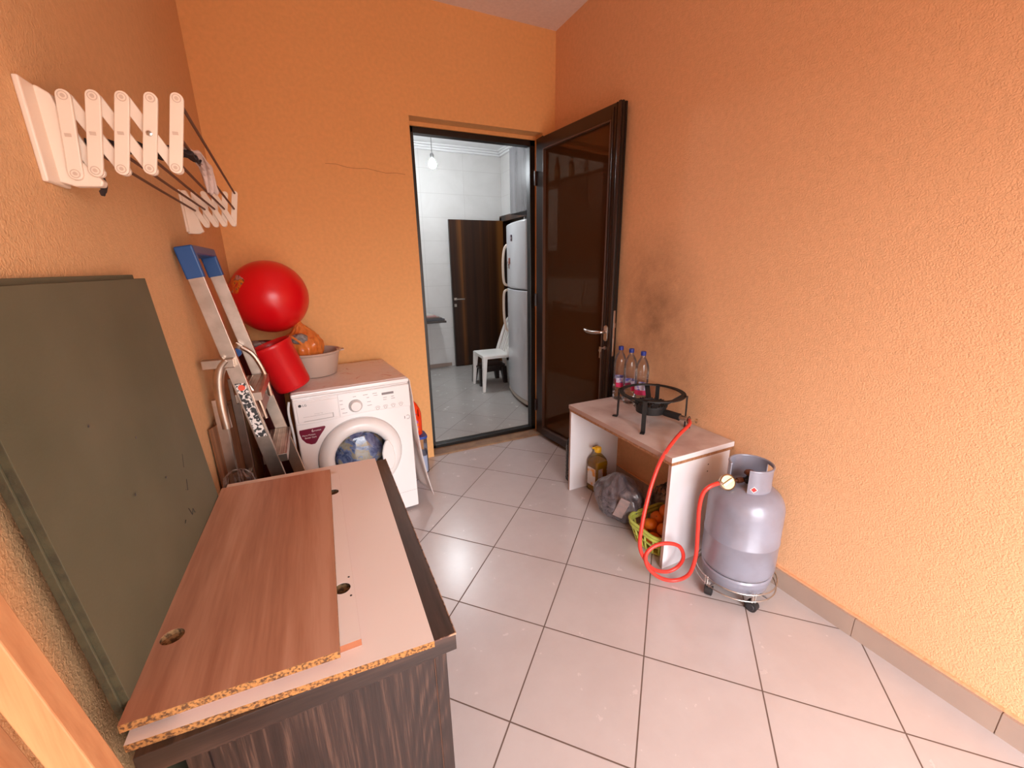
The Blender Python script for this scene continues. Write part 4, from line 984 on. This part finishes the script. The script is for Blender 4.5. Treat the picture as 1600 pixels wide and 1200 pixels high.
q = NB(); lathe(q, [(.128, .0), (.134, .004), (.142, .040), (.146, .062), (.141, .070), (.136, .066), (.134, .04), (.128, .008), (.128, 0)], 64, None, False, False); obj('foot_ring', q, M_gas, gs, smooth=True)
# collar: open guard ring with windows
q = NB(); Rc = .082
def arc_wall(q, a0, a1, z0, z1, rr, th=.004, n=24):
    L0 = []
    for k in range(n+1):
        a = a0+(a1-a0)*k/n; row = []
        for (r_, z) in ((rr, z0), (rr+th, z0), (rr+th, z1), (rr, z1)): row.append(q.verts.new((r_*math.cos(a), r_*math.sin(a), z)))
        L0.append(row)
    for k in range(n):
        for j in range(4): q.faces.new((L0[k][j], L0[k][(j+1) % 4], L0[k+1][(j+1) % 4], L0[k+1][j]))
    q.faces.new(L0[0]); q.faces.new(L0[-1][::-1])
d2r = math.radians
arc_wall(q, d2r(-148), d2r(-70), .455, .565, Rc)          # front plate with the diamond
arc_wall(q, d2r(-66), d2r(-10), .555, .567, Rc)           # bridge over the hand hole
arc_wall(q, d2r(-66), d2r(-10), .44, .49, Rc)
arc_wall(q, d2r(-14), d2r(155), .445, .567, Rc, n=40)
tube(q, [((Rc+.002)*math.cos(a), (Rc+.002)*math.sin(a), .567) for a in [d2r(-148+303*k/50) for k in range(51)]], .0045, 8)
obj('collar', q, M_gas, gs, smooth=True)
a = d2r(-132)
q = NB(); s_ = .0145; prism(q, [(0, s_), (s_, 0), (0, -s_), (-s_, 0)], -.0006, 0, 'xz'); bmesh.ops.transform(q, matrix=at(((Rc+.0045)*math.cos(a), (Rc+.0045)*math.sin(a), .488), 0, 0, a+PI/2), verts=q.verts); dm = obj('warning_diamond', q, pbr('diamond white', (.8, .75, .75), .5), gs)
q = NB(); s_ = .0115; prism(q, [(0, s_), (s_, 0), (0, -s_), (-s_, 0)], -.0012, -.0006, 'xz'); bmesh.ops.transform(q, matrix=at(((Rc+.0045)*math.cos(a), (Rc+.0045)*math.sin(a), .488), 0, 0, a+PI/2), verts=q.verts); obj('diamond_fill', q, pbr('diamond red', (.85, .02, .02), .5), dm)
q = NB(); lathe(q, [(.014, .47), (.014, .50), (.011, .505), (.011, .515)], 16); tube(q, [(0, 0, .492), (-.030, .006, .494)], .010, 12); obj('valve', q, M_blackp, gs, smooth=True)
q = NB(); lathe(q, [(.020, .515), (.022, .518), (.022, .526), (.018, .530)], 16, wob=lambda a, z: .06*math.cos(a*8)); obj('valve_knob', q, M_copper, gs, smooth=True)
# regulator (screwed on the valve)
rg = thing('gas_regulator', 'round brass coloured gas regulator on the bottle valve', 'regulator', (gx0-.108, gy0+.022, .552))
fd = Vector((-.35, -.85, .38)).normalized(); qq = Vector((0, 0, 1)).rotation_difference(fd).to_matrix().to_4x4()
q = NB(); lathe(q, [(.024, -.012), (.033, -.010), (.035, -.003), (.035, .004), (.031, .008), (.029, .004), (.0001, .004)], 36, qq); obj('regulator_body', q, M_brass, rg, smooth=True)
q = NB(); bb = NB(); box(q, (-.026, -.0075, .003), (.026, .0075, .011), qq @ Matrix.Rotation(.15, 4, 'Z')); bb.free(); obj('regulator_key', q, pbr('pale brass', (.68, .55, .36), .35, .8), rg, bev=.002)
q = NB(); tube(q, [(.030, -.003, -.002), (.052, -.008, -.0)], .006, 10); tube(q, [(.050, -.008, .0), (.074, -.014, .0)], .012, 6); obj('union_nut', q, M_copper, rg, smooth=False)
q = NB(); tube(q, [(-.030, .003, .003), (-.052, .006, .005)], .0062, 10); tube(q, [(-.040, .004, .004), (-.050, .0055, .005)], .0105, 10); obj('hose_clamp', q, M_steel, rg, smooth=True)

# ---- hose
rgp = Vector((gx0-.108, gy0+.022, .552))
hp = [HE, (-.170, -1.625, .672), (-.300, -1.675, .652), (-.425, -1.715, .592), (-.500, -1.74, .50), (-.548, -1.76, .40), (-.580, -1.775, .305), (-.592, -1.785, .215), (-.568, -1.79, .145), (-.515, -1.80, .070), (-.440, -1.815, .036), (-.385, -1.83, .055),
      (-.372, -1.845, .115), (-.400, -1.84, .180), (-.465, -1.825, .210), (-.530, -1.81, .205), (-.570, -1.805, .168), (-.560, -1.815, .105), (-.500, -1.835, .040), (-.432, -1.86, .018), (-.385, -1.895, .060), (-.385, -1.92, .175),
      (-.405, -1.93, .325), (-.420, -1.935, .44), (-.415, -1.94, .515), (-.392, -1.95, .548), tuple(rgp + Vector((-.050, .006, .005)))]
q = NB(); tube(q, smooth_pts(hp, 8), .0088, 14); tag(obj('gas_hose', q, M_redhose, smooth=True), 'red rubber gas hose looping from the burner to the regulator', 'hose')

# ================================================================== KITCHEN
KZ, KX0, KX1, KY1, KH = .034, -2.25, .82, 2.84, 2.985
b = NB(); box(b, (KX0-.1, WT, -.05), (KX1+.1, KY1+.1, KZ)); struct('floor_kitchen', b, M_kfloor, 'grey beige diagonal tiles of the kitchen floor', 'floor')
b = NB(); box(b, (KX0-.1, WT, KH), (KX1+.1, KY1+.1, KH+.1)); struct('ceiling_kitchen', b, M_kceil, 'white kitchen ceiling', 'ceiling')
b = NB(); box(b, (KX0-.1, KY1, KZ), (KX1+.1, KY1+.1, KH)); struct('wall_kitchen_back', b, M_kwall, 'pale tiled kitchen wall behind the walnut door', 'wall')
b = NB(); box(b, (KX0-.1, WT, KZ), (KX0, KY1, KH)); struct('wall_kitchen_left', b, M_kwall, 'pale tiled kitchen wall behind the sink units', 'wall')
b = NB(); box(b, (KX1, WT, KZ), (KX1+.1, 1.93, KH)); box(b, (KX1, 1.93, 2.1), (KX1+.1, KY1, KH)); box(b, (KX1, 2.79, KZ), (KX1+.1, KY1, 2.1)); struct('wall_kitchen_right', b, M_kwall, 'pale kitchen wall beside the fridge', 'wall')
b = NB(); box(b, (KX1+.1, 1.8, KZ), (KX1+1.0, 1.83, 2.2)); box(b, (KX1+1.0, 1.8, KZ), (KX1+1.03, 2.9, 2.2)); box(b, (KX1+.1, 2.87, KZ), (KX1+1.0, 2.9, 2.2)); box(b, (KX1+.1, 1.8, 2.2), (KX1+1.03, 2.9, 2.22)); box(b, (KX1, 1.8, 0), (KX1+1.03, 2.9, KZ)); struct('wall_hallway', b, pbr('hallway paint', (.35, .32, .3), .8), 'dim hallway beyond the kitchen doorway', 'wall')
b = NB(); box(b, (KX0, WT, KZ), (DL, WT+.012, KH)); box(b, (DL, WT, DT), (DR, WT+.012, KH)); box(b, (DR, WT, KZ), (KX1, WT+.012, KH)); box(b, (XR+.15, WT-.02, KZ), (KX1, WT, KH)); struct('wall_kitchen_front', b, M_kwall, 'kitchen side of the doorway wall', 'wall')
def cornice(q, x0, x1, y0, y1, side):
    for k, (d, z) in enumerate(((.075, .022), (.052, .048), (.03, .075))):
        if side == 'back': box(q, (x0, y1-d, KH-z), (x1, y1, KH-(.0 if k == 0 else ((.075, .022), (.052, .048), (.03, .075))[k-1][1])))
        elif side == 'right': box(q, (x1-d, y0, KH-z), (x1, y1, KH-(.0 if k == 0 else ((.075, .022), (.052, .048), (.03, .075))[k-1][1])))
        else: box(q, (x0, y0, KH-z), (x0+d, y1, KH-(.0 if k == 0 else ((.075, .022), (.052, .048), (.03, .075))[k-1][1])))
b = NB(); cornice(b, KX0, KX1, WT, KY1, 'back'); cornice(b, KX0, KX1, WT+.02, KY1, 'right'); cornice(b, KX0, KX1, WT+.02, KY1, 'left'); struct('trim_3', b, M_kceil, 'white stepped cornice around the kitchen ceiling', 'cornice', bev=.008)
b = NB(); box(b, (KX0, KY1-.012, KZ), (-.05, KY1, KZ+.05)); struct('baseboard_kitchen', b, pbr('kitchen skirting', (.30, .22, .18), .5), 'brown skirting of the kitchen back wall', 'skirting')
b = NB(); box(b, (KX1-.04, 1.86, KZ), (KX1+.1, 1.93, 2.12)); box(b, (KX1-.04, 2.765, KZ), (KX1+.1, 2.835, 2.12)); box(b, (KX1-.04, 1.86, 2.06), (KX1+.1, 2.835, 2.14)); struct('door_2', b, M_walnut, 'dark walnut frame of the inner kitchen doorway', 'door frame', bev=.003)
kd = thing('interior_door', 'dark walnut door standing open against the kitchen wall', 'door', (.39, 2.75, KZ+.008))
q = NB(); box(q, (-.405, -.02, .0), (.395, .02, 2.03)); obj('door_leaf', q, M_walnut, kd, bev=.002)
q = NB(); box(q, (-.385, -.028, .955), (-.345, -.02, .99)); box(q, (-.385, -.026, .865), (-.352, -.02, .905)); tube(q, smooth_pts([(-.365, -.028, .972), (-.365, -.065, .972), (-.345, -.07, .972), (-.245, -.068, .970)], 4), .009, 8); obj('handle', q, M_chrome, kd, smooth=False)
# bulb
BPOS = Vector((-.487, 1.66, 2.498))
bl = thing('pendant_bulb', 'bare glowing bulb hanging on a cord in the kitchen', 'lamp', (BPOS.x, BPOS.y, BPOS.z-.05))
q = NB(); lathe(q, [(.0001, -.0), (.018, .003), (.033, .012), (.040, .028), (.040, .042), (.034, .060), (.024, .078), (.020, .088)], 24); obj('bulb', q, pbr('bulb glow', (1, 1, 1), .5, emis=((.90, .96, 1.0), BULB)), bl, smooth=True)
q = NB(); lathe(q, [(.021, .088), (.021, .13), (.012, .145), (.006, .15)], 18); obj('lamp_socket', q, pbr('socket grey', (.30, .30, .30), .4), bl, smooth=True)
q = NB(); tube(q, [(0, 0, .15), (0, 0, KH-BPOS.z+.05)], .003, 6); obj('cord', q, pbr('cord grey', (.16, .16, .16), .6), bl)
# fridge
FA = math.radians(-10.5)
fg = thing('refrigerator', 'tall white two door refrigerator in the kitchen', 'refrigerator', (.195, 1.325, KZ), FA)
# local: +y toward the far wall is 0, width runs to -y, depth runs +x
def bowed(q, z0, z1, y0=-.74, y1=0, bow=.045, xb=.06, n=14):
    lo, hi = [], []
    for k in range(n+1):
        t = k/n; y = y1+(y0-y1)*t; x = -bow*(1-(2*t-1)**2)**.8 if 0 < t < 1 else 0
        lo.append((x, y)); 
    P_ = lo + [(xb, y0), (xb, y1)]
    prism(q, P_, z0, z1, 'xy')
q = NB(); box(q, (.06, -.74, .03), (.56, 0, 1.80)); obj('fridge_body', q, M_fridge, fg, bev=.01)
q = NB(); bowed(q, .075, 1.185); obj('fridge_door', q, M_fridge, fg, bev=.006, smooth=True)
q = NB(); bowed(q, 1.197, 1.835); obj('freezer_door', q, M_fridge, fg, bev=.014, smooth=True)
q = NB(); bowed(q, .03, .070, bow=.04); obj('kick_plate', q, pbr('cream kick plate', (.55, .50, .44), .5), fg, bev=.004)
q = NB(); tube(q, smooth_pts([(-.008, -.03, 1.215), (-.045, -.03, 1.24), (-.055, -.03, 1.36), (-.052, -.03, 1.50), (-.035, -.03, 1.60), (-.006, -.03, 1.64)], 4), .014, 8); obj('handle', q, M_rack, fg, smooth=True)
q = NB(); tube(q, smooth_pts([(-.008, -.03, 1.165), (-.045, -.03, 1.14), (-.055, -.03, 1.02), (-.052, -.03, .86), (-.035, -.03, .74), (-.006, -.03, .70)], 4), .014, 8); obj('handle', q, M_rack, fg, smooth=True)
for (x, y) in ((.02, -.05), (.02, -.69), (.5, -.05), (.5, -.69)):
    q = NB(); lathe(q, [(.02, 0), (.02, .032)], 12, at((x, y, 0))); obj('foot', q, M_blackp, fg)
Mf = MTX[fg.name]
R5 = random.Random(5)
mg_cols = [(.05, .03, .03), (.35, .12, .08), (.10, .06, .10), (.25, .22, .2)]
mg_lab = ['dark photo magnet, lowest on the freezer door', 'reddish photo magnet in the middle of the freezer door', 'black round magnet highest on the freezer door', 'small pale magnet beside the reddish one']
for i, (y, z, w_, h_) in enumerate(((-.225, 1.44, .05, .055), (-.275, 1.47, .05, .06), (-.375, 1.69, .045, .06), (-.245, 1.41, .04, .03))):
    t_ = 1-(2*(-y/.74)-1)**2; x = -.045*t_**.8
    q = NB(); prism(q, rrect(y, z, w_, h_, .008), x-.010, x-.0, 'yz'); bmesh.ops.transform(q, matrix=Mf, verts=q.verts)
    tag(obj('fridge_magnet', q, pbr('magnet %s' % 'abcd'[i], mg_cols[i], .4, var=(60, (.5, .45, .45), .5, .6))), mg_lab[i], 'magnet', 'magnets on the freezer door')
q = NB(); lathe(q, [(.02, 0), (.026, .01), (.026, .03), (.012, .045), (.0001, .05)], 16); jr = obj('sugar_bowl', q, pbr('cream ceramic', (.6, .5, .4), .4), smooth=True); jr.location = Mf @ Vector((.10, -.30, 1.801)); tag(jr, 'small cream pot on top of the refrigerator', 'pot')
# upper cabinet over the fridge, tall side panel
uc = thing('wall_cabinet', 'glossy grey wood cabinet above the refrigerator', 'cabinet', (.5, .80, 1.97))
q = NB(); box(q, (.225, .33, 1.975), (KX1-.005, 1.245, 2.60)); obj('carcass', q, M_stool, uc, world=True)
for (ya, yb) in ((.335, .785), (.79, 1.243)):
    q = NB(); box(q, (.205, ya, 1.978), (.224, yb, 2.60)); obj('cabinet_door', q, M_greycab, uc, world=True, bev=.002)
q = NB(); box(q, (.42, 1.335, KZ), (KX1-.005, 1.352, 1.97)); tag(obj('side_panel', q, pbr('grey side panel', (.20, .18, .17), .5)), 'narrow grey panel on the far side of the refrigerator', 'panel')
q = NB(); box(q, (KX1-.03, .33, 1.93), (KX1-.005, 1.24, 1.974)); q.free()
# chair
ch = thing('plastic_chair', 'white plastic chair standing beside the refrigerator', 'chair', (.09, 1.525, KZ), math.radians(-4))
def chair():
    # faces local -x; seat z .42
    q = NB(); n = 14; rows = []
    for i in range(n+1):
        x = -.20 + .40*i/n; row = []
        for j in range(n+1):
            y = -.205 + .41*j/n; u_ = (i/n*2-1); v_ = (j/n*2-1)
            z = .435 - .018*(1-u_*u_)*(1-v_*v_) - (.02*max(0, abs(v_)-.8)*5) - (.02*max(0, -u_-.8)*5)
            k = 1 - .05*abs(u_)**6
            row.append(q.verts.new((x*(1-.04*abs(v_)**6), y*k, z)))
        rows.append(row)
    for i in range(n):
        for j in range(n): q.faces.new((rows[i][j], rows[i+1][j], rows[i+1][j+1], rows[i][j+1]))
    o = obj('seat', q, M_chairp, ch, smooth=True); s = o.modifiers.new('s', 'SOLIDIFY'); s.thickness = .012; s.offset = -1
    q = NB(); 
    for (a, c) in (((-.19, -.2), (-.205, -.205)),): pass
    box(q, (-.195, -.20, .388), (.19, -.188, .425)); box(q, (-.195, .188, .388), (.19, .20, .425)); box(q, (-.198, -.19, .388), (-.186, .19, .425)); obj('seat_skirt', q, M_chairp, ch, bev=.004)
    for (sx, sy) in ((-1, -1), (-1, 1), (1, -1), (1, 1)):
        q = NB(); x0, y0 = sx*.175, sy*.18; x1, y1 = sx*.205 + (.04 if sx > 0 else 0), sy*.205; vs = []
        for z, xx, yy, h in ((.0, x1, y1, .016), (.42, x0, y0, .028)):
            for (a, c) in ((-1, -1), (1, -1), (1, 1), (-1, 1)): vs.append(q.verts.new((xx+a*h, yy+c*h, z)))
        q.faces.new(vs[:4][::-1]); q.faces.new(vs[4:])
        for k in range(4): q.faces.new((vs[k], vs[(k+1) % 4], vs[4+(k+1) % 4], vs[4+k]))
        obj('leg', q, M_chairp, ch, bev=.006)
    # back: rounded hoop with slats, leaning back along +x
    q = NB()
    hoop = [(-.19, .41), (-.185, .55), (-.17, .70), (-.12, .80), (0, .84), (.12, .80), (.17, .70), (.185, .55), (.19, .41)]
    def bx(z): return .115 + (z-.41)*.34
    hp_ = smooth_pts([(bx(z), y, z) for y, z in hoop], 5)
    tube(q, hp_, .027, 10)
    for y in (-.11, -.055, 0, .055, .11):
        zt = .82 - abs(y)*.5
        vs = [q.verts.new((bx(z)+d, y+s*.018, z)) for z in (.43, zt) for s in (-1, 1) for d in (-.004, .004)]
        for a in ((0, 1, 3, 2), (4, 6, 7, 5), (0, 4, 5, 1), (2, 3, 7, 6), (0, 2, 6, 4), (1, 5, 7, 3)): q.faces.new([vs[i] for i in a])
    obj('backrest', q, M_chairp, ch, smooth=True)
chair()
so = thing('step_stool', 'low dark brown plastic stool on the floor beneath the chair', 'stool', (.10, 1.72, KZ), .05)
q = NB(); prism(q, rrect(0, 0, .36, .26, .05), .215, .24, 'xy'); obj('stool_top', q, M_stool, so, bev=.006)
for sx in (-1, 1):
    for sy in (-1, 1):
        q = NB(); vs = []
        for z, k, h in ((0, 1.0, .022), (.216, .86, .034)):
            for (a, c) in ((-1, -1), (1, -1), (1, 1), (-1, 1)): vs.append(q.verts.new((sx*.165*k+a*h, sy*.12*k+c*h, z)))
        q.faces.new(vs[:4][::-1]); q.faces.new(vs[4:])
        for k in range(4): q.faces.new((vs[k], vs[(k+1) % 4], vs[4+(k+1) % 4], vs[4+k]))
        obj('leg', q, M_stool, so, bev=.003)
q = NB(); box(q, (-.155, -.118, .165), (.155, -.100, .218)); box(q, (-.155, .100, .165), (.155, .118, .218)); obj('apron', q, M_stool, so)
# folding shelf with papers
sh = thing('wall_table', 'dark narrow table fixed on the kitchen back wall', 'table', (-.62, 2.62, KZ))
q = NB(); box(q, (-.50, -.20, .700), (.405, .215, .727)); obj('table_top', q, M_counter, sh, bev=.003)
q = NB(); box(q, (-.45, .17, 0), (-.41, .21, .685)); obj('leg', q, M_counter, sh)
q = NB(); prism(q, [(.215, .685), (-.12, .685), (.215, .45)], -.3, -.275, 'yz'); obj('bracket', q, M_counter, sh)
cols = [(.08, .08, .09), (.10, .09, .09), (.30, .20, .17), (.55, .30, .28), (.6, .55, .5)]
labs = ['dark folder lowest in the paper pile on the kitchen table', 'grey folder second in the paper pile', 'brown booklet in the middle of the paper pile', 'pinkish booklet near the top of the paper pile', 'pale notepad topmost on the paper pile']
for i in range(5):
    z = KZ+.727+i*.0165; w_ = .30-.04*i
    q = NB(); box(q, (-.15, -.09, 0), (w_-.02, .11, .016)); o = obj('booklet', q, pbr('paper %s' % 'abcde'[i], cols[i], .6), bev=.001); o.location = (-.62+.13, 2.60, z+.0002); o.rotation_euler = (0, 0, .04*(i % 3)); tag(o, labs[i], 'booklet', 'papers piled on the kitchen table')

# ---- sink side of the kitchen, seen mirrored in the door glass
bc = thing('base_units', 'brown sink unit run seen mirrored in the door glass', 'cabinet', (-1.94, 1.5, KZ))
q = NB(); box(q, (-2.245, .30, KZ+.08), (-1.65, 2.60, KZ+.83)); box(q, (-2.245, .32, KZ), (-1.70, 2.58, KZ+.08)); obj('carcass', q, M_kcab, bc, world=True)
ycols = [.30, .76, 1.22, 1.68, 2.14, 2.60]
for i in range(5):
    ya, yb = ycols[i]+.003, ycols[i+1]-.003
    if i == 2:
        for (za, zb) in ((.10, .33), (.336, .56), (.566, .70), (.706, .82)):
            q = NB(); box(q, (-1.65, ya, KZ+za), (-1.632, yb, KZ+zb)); dd = obj('drawer', q, M_kcab, bc, world=True, bev=.003)
            q = NB(); tube(q, smooth_pts([(-1.632, (ya+yb)/2-.07, KZ+zb-.05), (-1.61, (ya+yb)/2-.06, KZ+zb-.05), (-1.61, (ya+yb)/2+.06, KZ+zb-.05), (-1.632, (ya+yb)/2+.07, KZ+zb-.05)], 3), .005, 6); obj('pull', q, M_chrome, dd, world=True)
    else:
        q = NB(); box(q, (-1.65, ya, KZ+.10), (-1.632, yb, KZ+.82)); dd = obj('cabinet_door', q, M_kcab, bc, world=True, bev=.003)
        q = NB(); tube(q, [(-1.615, yb-.04, KZ+.62), (-1.615, yb-.04, KZ+.74)], .005, 6); tube(q, [(-1.632, yb-.04, KZ+.63), (-1.615, yb-.04, KZ+.63)], .004, 6); tube(q, [(-1.632, yb-.04, KZ+.73), (-1.615, yb-.04, KZ+.73)], .004, 6); obj('pull', q, M_chrome, dd, world=True)
q = NB(); box(q, (-2.248, .29, KZ+.832), (-1.61, 2.61, KZ+.868)); tag(obj('worktop', q, M_counter, bev=.004), 'dark kitchen worktop above the brown sink units', 'worktop')
fc = thing('faucet', 'chrome arched kitchen faucet on the dark worktop', 'faucet', (-2.05, 1.36, KZ+.869))
q = NB(); tube(q, smooth_pts([(0, 0, 0), (0, 0, .12), (0, -.02, .22), (.04, -.06, .28), (.10, -.12, .28), (.14, -.15, .22), (.145, -.155, .17)], 5), .011, 10); obj('spout', q, M_chrome, fc, smooth=True)
q = NB(); lathe(q, [(.025, 0), (.025, .03), (.016, .04)], 16); tube(q, [(0, .02, .04), (.03, .06, .075)], .006, 8); obj('mixer_body', q, M_chrome, fc, smooth=True)
q = NB(); lathe(q, [(.05, 0), (.075, .05), (.09, .075), (.085, .075), (.07, .05), (.045, .008), (.0001, .006)], 24); o = obj('dish_bowl', q, pbr('steel bowl', (.4, .38, .36), .3, .8), smooth=True); o.location = (-1.90, 1.68, KZ+.869); tag(o, 'small steel bowl on the dark kitchen worktop', 'bowl')
up = thing('wall_units', 'brown wall cabinets seen mirrored in the door glass', 'cabinet', (-2.06, 1.5, 1.55))
q = NB(); box(q, (-2.245, .30, 1.56), (-1.895, 2.45, 2.485)); obj('carcass', q, M_kcab, up, world=True)
q = NB(); box(q, (-1.90, .28, 2.485), (-1.86, 2.47, 2.51)); box(q, (-2.245, .28, 2.485), (-1.86, 2.47, 2.505)); box(q, (-2.245, .30, 1.535), (-1.86, 2.45, 1.56)); obj('cornice_trim', q, M_kcab, up, world=True, bev=.004)
yc = [.30, .73, 1.16, 1.59, 2.02, 2.45]
for i in range(5):
    ya, yb = yc[i]+.003, yc[i+1]-.003
    q = NB(); box(q, (-1.895, ya, 1.565), (-1.878, yb, 2.48)); dd = obj('cabinet_door', q, M_kcab, up, world=True, bev=.003)
    if i == 3:
        q = NB(); box(q, (-1.879, ya+.08, 1.64), (-1.874, yb-.08, 2.40)); obj('frosted_pane', q, pbr('frosted pane', (.42, .40, .40), .3), dd, world=True)
    q = NB(); yy = yb-.035 if i % 2 == 0 else ya+.035; tube(q, [(-1.864, yy, 1.62), (-1.864, yy, 1.74)], .005, 6); tube(q, [(-1.878, yy, 1.63), (-1.864, yy, 1.63)], .004, 6); tube(q, [(-1.878, yy, 1.73), (-1.864, yy, 1.73)], .004, 6); obj('pull', q, M_brass, dd, world=True)
def dark_bottle(loc, label):
    t = thing('wine_bottle', label, 'bottle', loc, 0, 'brown bottles on top of the wall cabinets')
    q = NB(); lathe(q, [(.034, 0), (.038, .006), (.038, .16), (.032, .19), (.016, .215), (.013, .23), (.013, .27), (.016, .272), (.016, .285), (.013, .287)], 24); obj('bottle_body', q, pbr('amber glass', (.16, .05, .012), .15, coat=.5), t, smooth=True)
    q = NB(); lathe(q, [(.0385, .05), (.0387, .13)], 24, None, False, False); obj('paper_label', q, pbr('tan label', (.38, .22, .10), .6), t, smooth=True)
    return t
w1 = dark_bottle((-1.96, 1.78, 2.511), 'amber bottle on the wall cabinets, nearer the kitchen wall')
w2 = copy_tree(w1); w2.location = (-2.0, 1.56, 2.511); w2['label'] = 'amber bottle on the wall cabinets, nearer the doorway'; w2.scale = (.8, .8, 1.0)

bpy.context.view_layer.update()
